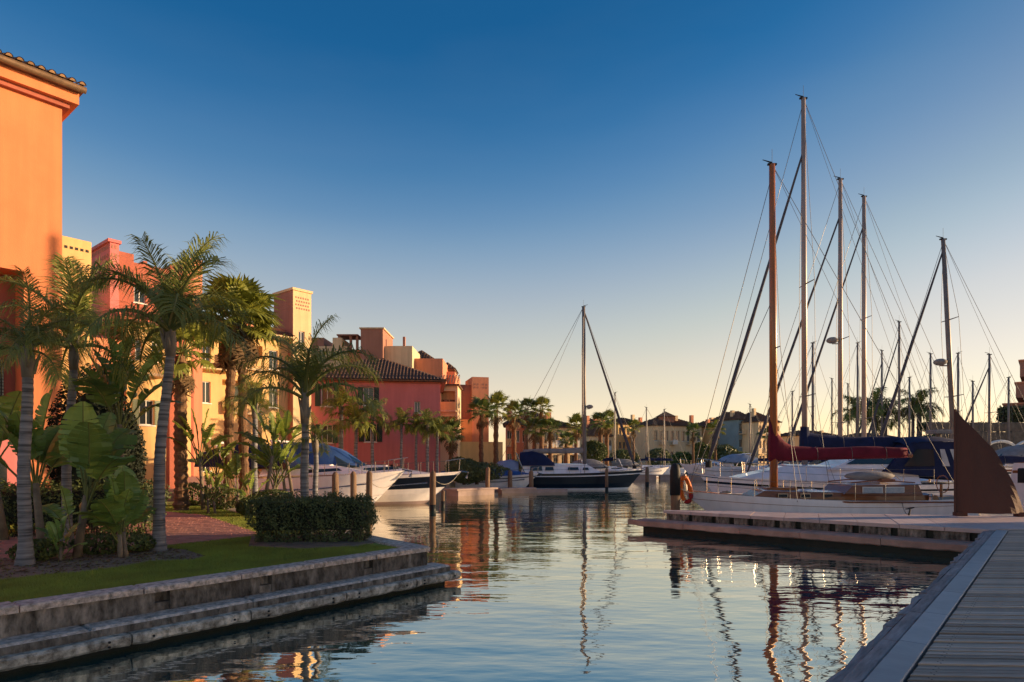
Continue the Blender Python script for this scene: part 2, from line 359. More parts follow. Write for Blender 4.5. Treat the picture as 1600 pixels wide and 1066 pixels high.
# ------------------------------------------------------------------ water
def make_water():
    m = bpy.data.materials.new('harbour_water'); m.use_nodes = True
    n, l = m.node_tree.nodes, m.node_tree.links
    p = n["Principled BSDF"]
    p.inputs['Base Color'].default_value = (0.030, 0.120, 0.110, 1)
    p.inputs['Roughness'].default_value = 0.03
    p.inputs['IOR'].default_value = 1.33
    geo = n.new("ShaderNodeNewGeometry")
    hs_ = []
    for (scx, scy, sc_, amp, det) in ((0.55, 1.1, 1.0, 1.0, 2.0), (0.8, 1.9, 3.0, 0.20, 2.0), (1.0, 1.2, 0.22, 1.6, 1.0)):
        mp = n.new("ShaderNodeMapping"); mp.inputs['Scale'].default_value = (scx, scy, 1); mp.inputs['Rotation'].default_value = (0, 0, 0.25)
        l.new(geo.outputs['Position'], mp.inputs[0])
        t = n.new("ShaderNodeTexNoise"); t.inputs['Scale'].default_value = sc_; t.inputs['Detail'].default_value = det
        t.inputs['Roughness'].default_value = 0.4
        l.new(mp.outputs[0], t.inputs['Vector'])
        k = n.new("ShaderNodeMath"); k.operation = 'MULTIPLY'; k.inputs[1].default_value = amp
        l.new(t.outputs[0], k.inputs[0]); hs_.append(k.outputs[0])
    a1 = n.new("ShaderNodeMath"); a1.operation = 'ADD'; l.new(hs_[0], a1.inputs[0]); l.new(hs_[1], a1.inputs[1])
    a2 = n.new("ShaderNodeMath"); a2.operation = 'ADD'; l.new(a1.outputs[0], a2.inputs[0]); l.new(hs_[2], a2.inputs[1])
    bp = n.new("ShaderNodeBump"); bp.inputs['Strength'].default_value = 1.0; bp.inputs['Distance'].default_value = 0.022
    l.new(a2.outputs[0], bp.inputs['Height']); l.new(bp.outputs[0], p.inputs['Normal'])
    gl = n.new("ShaderNodeBsdfGlossy"); gl.inputs['Roughness'].default_value = 0.02; gl.inputs['Color'].default_value = (1.0, 0.97, 0.83, 1)
    l.new(bp.outputs[0], gl.inputs['Normal'])
    ms = n.new("ShaderNodeMixShader"); ms.inputs[0].default_value = 0.66
    l.new(p.outputs[0], ms.inputs[1]); l.new(gl.outputs[0], ms.inputs[2]); l.new(ms.outputs[0], n["Material Output"].inputs[0])
    b = MB(); b.face([(-700, -60, 0), (900, -60, 0), (900, 900, 0), (-700, 900, 0)])
    struct(b.build('water', m))
make_water()

# ------------------------------------------------------------------ land
QZ = 0.7                                   # quay level
TIP = Vector((-1.60, 12.40, 0))            # outer corner of the garden quay
BACKD = Vector((-0.632, 0.775, 0))         # direction of the garden's far edge
g0 = TIP - U * 22
def land(name, poly, z, m, zb=-1.0):
    return struct(MB().prism(poly, zb, z).build(name, m))
inn = TIP - V * 0.30
land('garden_ground', [(TIP - V*0.34 - U*22)[:2], (TIP - V*0.34 - U*0.34)[:2], (TIP - U*0.3 - V*0.5 + BACKD * 0.3)[:2], (TIP - U*0.3 + BACKD * 18)[:2], (-40, 30), (-40, -6)], QZ - 0.03, M_LAWN)
land('quay_ground', [(-120, 30.0), (-17.5, 30.0), (-16.5, 37.5), (-15.0, 42), (-4.5, 45.5), (-3.0, 58), (3, 66), (9, 76), (15, 112), (22, 134), (140, 134), (140, 400), (-250, 400), (-250, 30.0)], QZ, M_LAND)
land('far_ground', [(26, 58), (120, 58), (120, 133.9), (40, 133.9), (27, 70)], QZ - 0.004, M_LAND)
land('near_bank', [(-29, -32.5), (11.75, 15.2), (13.4, 18.9), (20, 18.3), (26, 18.3), (26.4, 27), (80, 27), (80, -32.5)], QZ - 0.09, M_LAND)

# ------------------------------------------------------------------ left quay wall, stone by stone (local x along U, local -y outward)
def jit(a): return rnd.uniform(-a, a)
qw = thing('quay_wall', 'stepped grey stone quay wall edging the garden lawn at left', 'quay wall', (TIP.x, TIP.y, 0), ANG)
LQ = 20.0
x = 0.0; k = 0
while x > -LQ:                                        # coping stones
    w = 1.35 + jit(0.12)
    b = MB().bbox(x - w + 0.012, x - 0.004, -0.02 + jit(0.008), 0.34, QZ - 0.075, QZ + 0.012 + jit(0.006), 0.018)
    b.build('coping_stone', M_COPE, qw); x -= w
x = -0.03; k = 0
while x > -LQ:                                        # upright blocks with drainage gaps between them
    w = 1.30 if k % 2 == 0 else 1.75
    b = MB().box(x - w, x, 0.03 + jit(0.006), 0.30, 0.36, QZ - 0.078)
    b.build('wall_block', M_CONC, qw); x -= w
    MB().box(x - 0.20, x, 0.05, 0.30, 0.36, 0.47).build('recess_sill', M_CONC, qw); b = MB().box(x - 0.20, x, 0.14, 0.30, 0.471, QZ - 0.078); b.build('drain_recess', M_CONC, qw)
    x -= 0.20; k += 1
x = 0.27
while x > -LQ:                                        # ledge slabs
    w = 1.9 + jit(0.25)
    lb_ = MB().bbox(x - w + 0.008, x, -0.30 + jit(0.01), 0.2, 0.235, 0.355 + jit(0.004), 0.03); lb_.m = [1 if i >= 5 else 0 for i in range(len(lb_.f))]
    lb_.build('ledge_slab', [M_CONC, M_COPE], qw); x -= w
MB().box(-LQ, 0.22, -0.20, 0.3, -1.0, 0.234).build('footing', M_NEARBLACK, qw)
x = 0.42
while x > -LQ:                                        # fender beams with bolts and uneven lower edge
    w = 1.62 + jit(0.12) if x < 0.3 else 1.15
    n = 9; top = []; rings = []
    for i in range(n + 1):
        xx = x - 0.012 - (w - 0.024) * i / n
        zb = 0.085 + jit(0.012); zt = 0.235 + jit(0.004); yo = -0.455 + jit(0.006)
        rings.append([(xx, -0.21, zt), (xx, yo + 0.03, zt), (xx, yo, zt - 0.03), (xx, yo + 0.005, zb + 0.035), (xx, yo + 0.05, zb), (xx, -0.21, zb)])
    beam = MB().loft(rings, closed=True, caps=True).build('fender_beam', M_BEAM, qw)
    bb = MB()
    for t in (0.16, 0.84):
        for dz in ((0.19, 0.13) if rnd.random() < 0.4 else (0.165,)):
            bb.cyl((x - w*t, -0.470, dz), (x - w*t, -0.44, dz), 0.016, n=6)
    bb.build('bolt', M_BLACK, beam)
    x -= w
# return wall at the tip, running back along the far edge of the garden
qb = thing('garden_edge_wall', 'pale low stone edging along the far side of the garden', 'edging', (TIP.x, TIP.y, 0), math.atan2(BACKD.y, BACKD.x))
x = 0.02
while x < 17.5:
    w = 1.3 + jit(0.15)
    MB().bbox(x, x + w - 0.012, -0.02, 0.42, QZ - 0.08, QZ + 0.012 + jit(0.006), 0.018).build('edge_stone', M_COPE, qb); x += w
MB().box(0.04, 17.5, 0.03, 0.4, -1.0, QZ - 0.084).build('footing', M_CONC, qb)

# ------------------------------------------------------------------ lawn, bed, path
def along(a, b): return TIP + U * a - V * b           # a along the quay, b inland
def garden_uv(px, py):
    Y = (EYE - QZ) * 1000 / (py - 718); p = Vector((X(px, Y), Y, 0)) - TIP
    return p
def gp(px, py):
    Y = (EYE - QZ) * 1000 / (py - 718); return (X(px, Y), Y)
bed = [gp(0, 905), gp(60, 898), gp(120, 893), gp(180, 886), gp(235, 876), gp(300, 874), gp(322, 868), gp(290, 858), gp(215, 851), gp(0, 858), (-14, 12.2), (-13, 7.5)]
land('planting_bed', bed, QZ - 0.012, M_SOIL, QZ - 0.2)
bed2 = [gp(388, 853), gp(470, 857), gp(560, 853), gp(598, 843), gp(560, 832), gp(470, 833), gp(392, 838)]
land('planting_bed', bed2, QZ - 0.011, M_SOIL, QZ - 0.2)
path_poly = [gp(0, 872), gp(215, 856), gp(290, 849), gp(392, 838), gp(402, 833), gp(318, 805), gp(262, 800), gp(215, 803), gp(150, 815), gp(0, 838)]
pa = struct(MB().prism(path_poly, QZ - 0.2, QZ - 0.008).build('brick_path', M_SOIL))
def inside(p, poly):
    c = False; j = len(poly) - 1
    for i in range(len(poly)):
        if (poly[i][1] > p[1]) != (poly[j][1] > p[1]) and p[0] < (poly[j][0]-poly[i][0])*(p[1]-poly[i][1])/(poly[j][1]-poly[i][1]) + poly[i][0]: c = not c
        j = i
    return c
bk = MB()
for r_ in range(-60, 140):
    for c_ in range(-60, 60):
        cx = -14 + c_*0.212 + (0.106 if r_ % 2 else 0); cy = 12 + r_*0.108
        q = (cx*0.96 - cy*0.12 + 2, cy*0.98 + cx*0.1)
        if inside(q, path_poly):
            z = QZ + 0.004 + jit(0.003); a = 0.1
            ca, sa = math.cos(a), math.sin(a)
            P = lambda dx, dy, zz: (q[0] + dx*ca - dy*sa, q[1] + dx*sa + dy*ca, zz)
            bk.add([P(-.1,-.048,z-.03), P(.1,-.048,z-.03), P(.1,.048,z-.03), P(-.1,.048,z-.03), P(-.1,-.048,z), P(.1,-.048,z), P(.1,.048,z), P(-.1,.048,z)],
                   [(4,5,6,7),(0,1,5,4),(1,2,6,5),(3,0,4,7)])
stuff(bk.build('paver', M_BRICK, pa))
def blades(name, n, region, label, hmin, hmax):
    b = MB(); c = 0
    while c < n:
        a_, d_ = region(); p = along(a_, d_)
        q = (p.x, p.y)
        if inside(q, path_poly) or inside(q, bed2): continue
        if inside(q, bed) and rnd.random() < 0.97: continue
        h = rnd.uniform(hmin, hmax) * (1.5 if rnd.random() < 0.05 else 1); t = rnd.uniform(0, 6.28); w = 0.006
        dx, dy = math.cos(t)*w, math.sin(t)*w; lx, ly = jit(h*0.6), jit(h*0.6)
        b.face([(p.x-dx, p.y-dy, QZ-.03), (p.x+dx, p.y+dy, QZ-.03), (p.x+lx, p.y+ly, QZ-.03+h)]); c += 1
    o = b.build(name, M_GRASS); tag(o, label, 'grass', kind='stuff')
blades('grass', 120000, lambda: (-0.45 - 9.5*rnd.random(), 0.35 + 4.2*rnd.random()**1.3), 'short green lawn between the quay coping and the planting bed', 0.03, 0.058)
b = MB()                                                    # sunlit far lawn beyond the path
c = 0
while c < 60000:
    p = Vector((rnd.uniform(-14, -3.2), rnd.uniform(13.5, 24), 0)); d = p - TIP
    if d.dot(V) > -0.4 or d.dot(Vector((BACKD.y, -BACKD.x, 0))) > -0.46: continue
    q = (p.x, p.y)
    if inside(q, path_poly) or inside(q, bed2): continue
    h = rnd.uniform(0.03, 0.07); t = rnd.uniform(0, 6.28); w = 0.008
    dx, dy = math.cos(t)*w, math.sin(t)*w
    b.face([(p.x-dx, p.y-dy, QZ-.03), (p.x+dx, p.y+dy, QZ-.03), (p.x+jit(.03), p.y+jit(.03), QZ-.03+h)]); c += 1
tag(b.build('grass', M_GRASS), 'sunlit strip of lawn beyond the brick path', 'grass', kind='stuff')
# leaf litter on the bed
b = MB()
for i in range(1500):
    while True:
        q = (rnd.uniform(-11, -4.5), rnd.uniform(8.5, 12.6))
        if inside(q, bed): break
    s_ = rnd.uniform(0.015, 0.06); t = rnd.uniform(0, 6.28); z = QZ - 0.012
    b.face([(q[0]+s_*math.cos(t), q[1]+s_*math.sin(t), z+.004), (q[0]-s_*.4*math.sin(t), q[1]+s_*.4*math.cos(t), z+.02), (q[0]-s_*math.cos(t), q[1]-s_*math.sin(t), z+.006), (q[0]+s_*.4*math.sin(t), q[1]-s_*.4*math.cos(t), z+.01)])
tag(b.build('leaf_litter', M_DEADF), 'dry brown leaf litter scattered on the planting bed', 'leaf litter', kind='stuff')

# ------------------------------------------------------------------ right walkway
E0 = Vector((2.49, 4.885, 0)); ED = Vector((0.649, 0.761, 0)); EN = Vector((0.761, -0.649, 0))   # edge start, direction, inland normal
wk = thing('boardwalk', 'weathered grey plank boardwalk with slate edging at lower right', 'boardwalk', (E0.x, E0.y, 0), math.atan2(ED.y, ED.x))   # local +x along, local -y inland
x = -3.0
while x < 13.85:
    w = min(1.5 + jit(0.05), 13.9 - x)
    MB().bbox(x, x + w - 0.006, -0.372, -0.146, QZ - 0.07, QZ + 0.012, 0.008).build('edging_slab', M_STRIP, wk)
    MB().bbox(x, x + w - 0.006, -0.136, 0, QZ - 0.07, QZ - 0.002, 0.012).build('edge_timber', M_FENDW, wk); x += w
x = -3.0
while x < 13.2:                                       # splintered fender timbers on the water side
    w = rnd.uniform(0.7, 2.0); n = 5; rings = []
    for i in range(n + 1):
        xx = x + (w - 0.03) * i / n; yo = 0.085 + jit(0.028); zt = QZ - 0.025 + jit(0.018)
        rings.append([(xx, 0.012, zt), (xx, yo, zt - 0.004), (xx, yo + 0.012, QZ - 0.2), (xx, 0.012, QZ - 0.2)])
    MB().loft(rings, closed=True, caps=True).build('fender_timber', M_FENDW, wk); x += w
MB().box(-3, 13.7, -0.36, 0.01, -1.0, QZ - 0.072).build('footing', M_NEARBLACK, wk)
PDIR = math.atan2(-0.06, 1.0)
yy = 2.6; pdirv = Vector((math.cos(PDIR), math.sin(PDIR), 0))
inner = E0 + EN * 0.398
i = 0
while True:
    # start each plank on the inner edge of the slate strip
    p = inner + ED * ((yy - inner.y) / ED.y)
    if p.y > 15.3: break
    # plank end is cut to the diagonal, so build each one with its own slanted end
    L_ = 9.0; sx = 0.041 * (ED.x / ED.y)
    h = jit(0.005)
    b = MB().add([(-sx,-.041,-.035),(L_,-.041,-.035),(L_,.041,-.035),(sx,.041,-.035),(-sx+.004,-.038,h),(L_,-.038,h),(L_,.038,h),(sx+.004,.038,h)],
                 [(4,5,6,7),(0,1,5,4),(2,3,7,6),(3,0,4,7)])
    o = b.build('plank', M_PLANK)
    o.parent = wk
    o.matrix_parent_inverse = Matrix.Identity(4)
    rel = Vector((p.x - E0.x, p.y - E0.y, 0)); a = math.atan2(ED.y, ED.x)
    o.location = (rel.x*math.cos(a) + rel.y*math.sin(a), -rel.x*math.sin(a) + rel.y*math.cos(a), QZ + 0.008 + jit(0.004))
    o.rotation_euler = (0, 0, PDIR - a + jit(0.004))
    sc_ = MB()
    for xs_ in (0.16, 0.20 + 1.2, 2.6): sc_.cyl((xs_, 0.02, h - 0.004), (xs_, 0.02, h + 0.001), 0.007, n=6).cyl((xs_, -0.02, h - 0.004), (xs_, -0.02, h + 0.001), 0.007, n=6)
    if yy < 8: stuff(sc_.build('screw_heads', M_BLACK, o))
    yy += 0.094; i += 1
b = MB()
p_ = [(0.2, -0.40), (13.2, -0.40), (7, -9), (-3, -9), (-3, -0.40)]
b.prism(p_, QZ - 0.085, QZ - 0.045); b.build('joist_bed', M_NEARBLACK, wk)

# ------------------------------------------------------------------ right pier
PT = Vector((5.05, 21.3, 0)); PE = Vector((11.55, 15.35, 0)); PD = (PE - PT).normalized(); PL = (PE - PT).length
pr = thing('stone_pier', 'reddish concrete pier with stepped beam in front of the moored yachts', 'pier', (PT.x, PT.y, 0), math.atan2(PD.y, PD.x))   # local -y towards the camera
pa_ = math.atan2(PD.y, PD.x)
def ploc(x_, y_):
    d = Vector((x_ - PT.x, y_ - PT.y, 0)); return (d.dot(PD), d.dot(Vector((-PD.y, PD.x, 0))))
# deck in slabs: front edge along PD, rear edge parallel to the hulls
A, B_, C_ = ploc(5.15, 21.45), ploc(13.35, 19.35), ploc(22, 18.3)
D_ = ploc(13.0, 14.8); nsl = 9
for i in range(nsl):
    t0, t1 = i / nsl, (i + 1) / nsl
    f0, f1 = PL * t0, PL * t1 - 0.012
    rx0, ry0 = A[0] + (B_[0]-A[0])*t0, A[1] + (B_[1]-A[1])*t0
    rx1, ry1 = A[0] + (B_[0]-A[0])*t1 - 0.012, A[1] + (B_[1]-A[1])*t1
    z = QZ + 0.008 + jit(0.004)
    MB().prism([(f0, -0.03), (f1, -0.03), (rx1, ry1), (rx0, ry0)], QZ - 0.09, z).build('deck_slab', M_PIERTOP, pr)
MB().prism([(PL, -0.03), ploc(11.9, 15.6), ploc(19, 14.6), ploc(26, 14.6), ploc(26, 18.2), ploc(20, 18.3), (B_[0], B_[1])], QZ - 0.09, QZ + 0.006).build('deck_slab', M_PIERTOP, pr)
x = 0.1; k = 0
while x < PL - 0.1:
    w = rnd.choice((0.42, 0.62, 0.75)); w = min(w, PL - x)
    MB().box(x, x + w, 0.02 + jit(0.006), 0.3, 0.40, QZ - 0.094).build('wall_block', M_CONC, pr); x += w
    MB().box(x, x + 0.17, 0.13, 0.3, 0.40, QZ - 0.094).build('drain_recess', M_NEARBLACK, pr); x += 0.17
x = -0.75
while x < PL + 0.1:
    w = 1.9 + jit(0.2); w = min(w, PL + 0.1 - x); n = 8; rings = []
    for i in range(n + 1):
        xx = x + (w - 0.015) * i / n; zb = 0.17 + jit(0.012); yo = -0.52 + jit(0.008)
        rings.append([(xx, 0.0, 0.40), (xx, yo + 0.10, 0.385 + jit(.004)), (xx, yo, 0.345), (xx, yo + 0.01, zb + 0.03), (xx, yo + 0.06, zb), (xx, 0.0, zb)])
    MB().loft(rings, closed=True, caps=True).build('fender_beam', M_REDCONC, pr); x += w
MB().box(-1.1, -0.76, -0.46, -0.25, 0.2, 0.36).build('beam_end', M_REDCONC, pr)
MB().prism([(-0.6, -0.3), (PL, -0.3), (PL, 0.0), (-0.6, 0.0)], -1.0, 0.168).build('footing', M_NEARBLACK, pr)
MB().prism([(0.12, 0.26), (PL, 0.26), (B_[0] - 0.15, B_[1] - 0.1), (A[0] + 0.15, A[1] - 0.05)], -1.0, QZ - 0.095).build('core', M_NEARBLACK, pr)

# cleat on the pier
cl = thing('dock_cleat', 'small black mooring cleat on the pier beside the white hull', 'cleat', (12.0, 19.35, QZ + 0.008))
MB().cyl((0, 0, 0), (0.04, 0, 0.2), 0.03, 0.02, 8).build('post', M_BLACK, cl)
MB().tube([(-0.1, 0, 0.19), (0.04, 0, 0.21), (0.16, 0, 0.24)], [0.018, 0.028, 0.018], 6).build('horn', M_BLACK, cl)

# ------------------------------------------------------------------ rust-coloured sail-shaped steel panel
YS = 19.2
rs = thing('steel_sail', 'tall rust brown sail-shaped steel sculpture standing on the quay', 'sculpture', (X(1493, YS), YS, QZ + 0.006))
outline = []
zt = Z(646, YS) - QZ
prof = [(0, 0.0), (0.06, 0.035), (0.25, 0.20), (0.5, 0.52), (0.62, 0.74), (0.75, 1.0), (0.85, 1.30), (1.0, 1.90)]   # (drop fraction, x of leech)
rings = []
N = 24
def leech(h):                                                  # h: 0 top .. 1 bottom
    pts = [(0.0, 0.02), (0.12, 0.24), (0.25, 0.56), (0.37, 0.84), (0.5, 1.06), (0.62, 1.26), (0.75, 1.46), (0.88, 1.68), (1.0, 1.84)]
    for (a, xa), (b_, xb) in zip(pts, pts[1:]):
        if a <= h <= b_: return xa + (xb - xa) * (h - a) / (b_ - a)
    return 1.84
m_ = MB(); nx = 10
for side in (0, 1):
    rr = []
    for i in range(N + 1):
        h = i / N; w = leech(h); row = []
        for j in range(nx + 1):
            s_ = j / nx; x_ = w * s_ + 0.02*h
            y_ = 0.018 * math.sin(x_ * 11 + 2*h) -0.42 * math.sin(math.pi * min(1, x_ / 1.95)) * (0.35 + 0.65*h) - 0.10*(x_) + (0.03 if side else 0)
            row.append((x_, y_, zt * (1 - h) + 0.09 + 0.02 * s_))
        rr.append(row)
    if side: rr = [r_[::-1] for r_ in rr]
    m_.loft(rr)
m_.build('sheet', M_RUST, rs, smooth=False)
MB().cyl((-0.0, 0.015, 0), (0.0, 0.015, zt + 0.12), 0.035, n=8).build('luff_post', M_RUST, rs)
MB().box(-0.02, 0.28, -0.12, 0.10, 0, 0.11).build('foot', M_RUST, rs)
MB().box(1.62, 1.86, -0.35, -0.14, 0, 0.13).build('foot', M_RUST, rs)

# ------------------------------------------------------------------ vegetation
def frond_mesh(L, e0, droop, n, ll, seed, m, width=0.028, vee=0.35):
    r = random.Random(seed); b = MB()
    pts = []; p = Vector((0, 0, 0)); N = 14; dirs = []
    for i in range(N + 1):
        t = i / N; e = e0 - droop * t ** 1.35
        d = Vector((math.cos(e), 0, math.sin(e))); pts.append(p.copy()); dirs.append(d); p = p + d * (L / N)
    b.mi = 1; b.tube(pts, [0.026 * (1 - 0.85 * i / N) for i in range(N + 1)], 5, caps=False); b.mi = 0
    for k in range(n):
        t = 0.14 + 0.86 * (k + r.random() * 0.7) / n
        f = min(t * N, N - 0.001); i = int(f); q = pts[i].lerp(pts[i+1], f - i); d = dirs[i]; upv = Vector((-d.z, 0, d.x))
        l_ = ll * (0.45 + 1.1 * math.sin(math.pi * min(1, 0.12 + 0.80 * t)) ** 0.8) * r.uniform(0.8, 1.15) * 0.72
        for s in (-1, 1):
            fw = 0.55 + 0.55 * t + r.uniform(-0.2, 0.2); v = vee + r.uniform(-0.45, 0.35)
            dr = (d * fw + Vector((0, s, 0)) + upv * v).normalized()
            wv = dr.cross(upv).normalized() * width * r.uniform(0.7, 1.2)
            a = q; mid = q + dr * l_ * 0.5 + Vector((0, 0, -0.05 * l_)); end = q + dr * l_ * 0.92 + Vector((0, 0, -l_ * r.uniform(0.25, 0.80)))
            b.face([a - wv*0.5, a + wv*0.5, mid + wv, mid - wv]); b.face([mid - wv, mid + wv, end])
    return b.mesh('frond', [m, M_RACHIS])

def fan_mesh(pl, fr, seed, m, nseg=22, droop=0.3):
    r = random.Random(seed); b = MB(); b.mi = 1
    b.tube([(0, 0, 0), (pl*.5, 0, pl*.03), (pl, 0, 0)], [0.022, 0.016, 0.012], 5, caps=False); b.mi = 0
    for k in range(nseg):
        a = R(-125) + R(250) * k / (nseg - 1) + r.uniform(-.03, .03); l_ = fr * (0.72 + 0.28 * math.cos(a * 0.7)) * r.uniform(0.88, 1.05)
        ca, sa = math.cos(a), math.sin(a); c = Vector((pl, 0, 0)); fold = 0.10 * abs(sa)
        m1 = c + Vector((ca*l_*.55, sa*l_*.55, fold*l_)); w = Vector((-sa, ca, 0)) * l_ * 0.085
        e = c + Vector((ca*l_, sa*l_, fold*l_ - droop * l_ * r.uniform(0.4, 1.2)))
        up = Vector((0, 0, 0.03*fr))
        b.face([c, m1 - w, m1 + up*.6]); b.face([c, m1 + up*.6, m1 + w]); b.face([m1 - w, e, m1 + up*.6]); b.face([m1 + up*.6, e, m1 + w])
    return b.mesh('fan_leaf', [m, M_RACHIS])

def paddle_mesh(pl, bl, bw, lean, bend, seed, m, tears=6):
    r = random.Random(seed); b = MB(); pts = []; p = Vector((0, 0, 0)); N = 16; T = pl + bl
    for i in range(N + 1):
        t = i / N; e = R(90) - lean - bend * t ** 2; pts.append((p.copy(), Vector((math.cos(e), 0, math.sin(e))))); p = p + pts[-1][1] * (T / N)
    def at_(s):
        f = min(max(s / T * N, 0), N - 1e-4); i = int(f); return pts[i][0].lerp(pts[i+1][0], f - i), pts[i][1]
    b.mi = 1; b.tube([at_(T*i/10)[0] for i in range(11)], [0.026 * (1 - 0.07*i) for i in range(11)], 5, caps=False); b.mi = 0
    nst = 13; cuts = {s_: set(r.sample(range(2, nst), tears)) for s_ in (-1, 1)}
    for s_ in (-1, 1):
        tilt = r.uniform(0.05, 0.32); prev = None; off = 0
        for k in range(nst + 1):
            t = k / nst; w = bw * 0.5 * (math.sin(math.pi * min(1, (t*0.93 + 0.05))) ** 0.55) * (1.12 - 0.34*t) if 0 < k < nst else bw*0.04
            q, d = at_(pl + bl * t); upv = Vector((-d.z, 0, d.x))
            if k in cuts[s_]:
                off = r.uniform(-0.22, 0.22)
            wv = (Vector((0, s_, 0)) * math.cos(tilt + off) + upv * math.sin(tilt + off))
            mid = q + wv * w * 0.55 + upv * 0.012; e = q + wv * w + d * w * 0.18 - Vector((0, 0, 0.10 * w)) + upv * r.uniform(-.01, .01)
            row = [q, mid, e]
            if prev is not None:
                a = prev
                if k in cuts[s_]:
                    gap = 0.35
                    row2 = [q, prev[1].lerp(mid, 1 - gap*.3), prev[2].lerp(e, 1 - gap)]
                else: row2 = row
                fc = [(a[0], a[1], row2[1], row2[0]), (a[1], a[2], row2[2], row2[1])]
                for q4 in fc: b.face(q4 if s_ > 0 else q4[::-1])
            prev = row
    return b.mesh('paddle_leaf', [m, M_PETI], smooth=True)

FROND = {}
for nm, m in (('g', M_FROND), ('y', M_FRONDY)):
    FROND[nm] = [frond_mesh(1.0, R(e), R(dr), 62, 0.33, i + (50 if nm == 'y' else 0), m, 0.0062) for i, (e, dr) in enumerate(((88, 55), (79, 80), (70, 95), (60, 108), (49, 112), (37, 105), (22, 92), (72, 118), (2, 75)))]
    FROND[nm + 'far'] = [frond_mesh(1.0, R(e), R(dr), 30, 0.40, i + 100, m, 0.018) for i, (e, dr) in enumerate(((78, 60), (55, 95), (30, 105), (5, 80)))]
FAN = [fan_mesh(0.55, 0.52, i, M_FAN, 20, 0.25 + 0.12*i) for i in range(4)]
FANY = [fan_mesh(0.55, 0.52, i + 9, M_FRONDY, 20, 0.25 + 0.12*i) for i in range(4)]
FAND = [fan_mesh(0.5, 0.5, i + 20, M_DEADF, 12, 0.7) for i in range(2)]
PADDLE = [paddle_mesh(0.75, 1.15, 0.80, R(a), R(bd), i, M_PADDLE, 8) for i, (a, bd) in enumerate(((4, 12), (10, 24), (16, 36), (24, 55), (32, 75), (12, 18)))]
PADDLEY = [paddle_mesh(0.9, 1.0, 0.58, R(a), R(bd), i + 30, M_PADDLEY, 7) for i, (a, bd) in enumerate(((4, 14), (12, 30), (20, 45), (30, 70), (40, 85)))]

def ring_trunk(base, h, r0, r1, lean=(0, 0), rings=26, flare=1.5, brown=False):
    b = MB(); pts = []; rad = []; rr = random.Random(int(h*1000))
    n = rings * 2
    for i in range(n + 1):
        t = i / n; z = h * t
        r_ = r0 + (r1 - r0) * t
        r_ *= 1 + (flare - 1) * max(0, 1 - t * 6) ** 2
        r_ *= (1.035 if i % 2 == 0 else 0.965) if not brown else (1.12 if i % 2 == 0 else 0.90) * rr.uniform(0.94, 1.06)
        pts.append((lean[0]*t*t + 0.012*math.sin(9*t), lean[1]*t*t + .012*math.cos(7*t), z - 0.03)); rad.append(r_)
    b.tube(pts, rad, 12); return b, Vector(pts[-1])

def feather_palm(label, px, Ybase, top_py, trunk_w, L, n, kind='g', lean_px=0, seed=0, emin=-20, shaft=0.55, far=False, zb=QZ, group='feather palms on the left bank', skip=None, messy=0.0, name='feather_palm'):
    rr = random.Random(seed)
    x0 = X(px, Ybase); h = Z(top_py, Ybase) - zb; r_ = trunk_w * Ybase / 2000.0
    t = thing(name, label, 'palm', (x0, Ybase, zb - 0.02), 0, group)
    b, top = ring_trunk(None, h, r_, r_*0.72, (lean_px*Ybase/1000, rr.uniform(-.1, .1)), 8 if far else 26)
    b.build('trunk', M_TRUNK, t, smooth=True)
    sh = MB(); s_h = shaft
    sh.tube([top + Vector((0, 0, -.06)), top + Vector((0, 0, s_h*.35)), top + Vector((0, 0, s_h*.75)), top + Vector((0, 0, s_h))], [r_*0.82, r_*1.0, r_*0.75, r_*0.45], 10)
    for k in range(0 if far else 5):                              # old leaf boots
        a = rr.uniform(0, 6.28); z_ = rr.uniform(0.0, s_h*.7)
        d = Vector((math.cos(a), math.sin(a), 0))
        sh.tube([top + Vector((0, 0, z_)) + d*r_*.7, top + Vector((0, 0, z_ + .18)) + d*r_*1.1, top + Vector((0, 0, z_ + .34)) + d*r_*1.6], [r_*.35, r_*.3, r_*.08], 6)
    sh.build('crown_shaft', M_SHAFT, t, smooth=True)
    ms = FROND[kind + ('far' if far else '')]
    for i in range(n):
        a = i * 2.39996 + rr.uniform(-.25, .25)
        k = int((i / n) * len(ms)); k = min(len(ms) - 1, max(0, k + rr.choice((-1, 0, 0, 1))))
        if skip and skip(a % 6.2832, k): continue
        o = link('frond', ms[k], t, top + Vector((math.cos(a)*r_*.3, math.sin(a)*r_*.3, s_h*(0.95 - 0.3*i/n))), (rr.uniform(-.25, .25), rr.uniform(-.12, .12), a))
        o.scale = (L*rr.uniform(.85, 1.1),) * 3
    return t

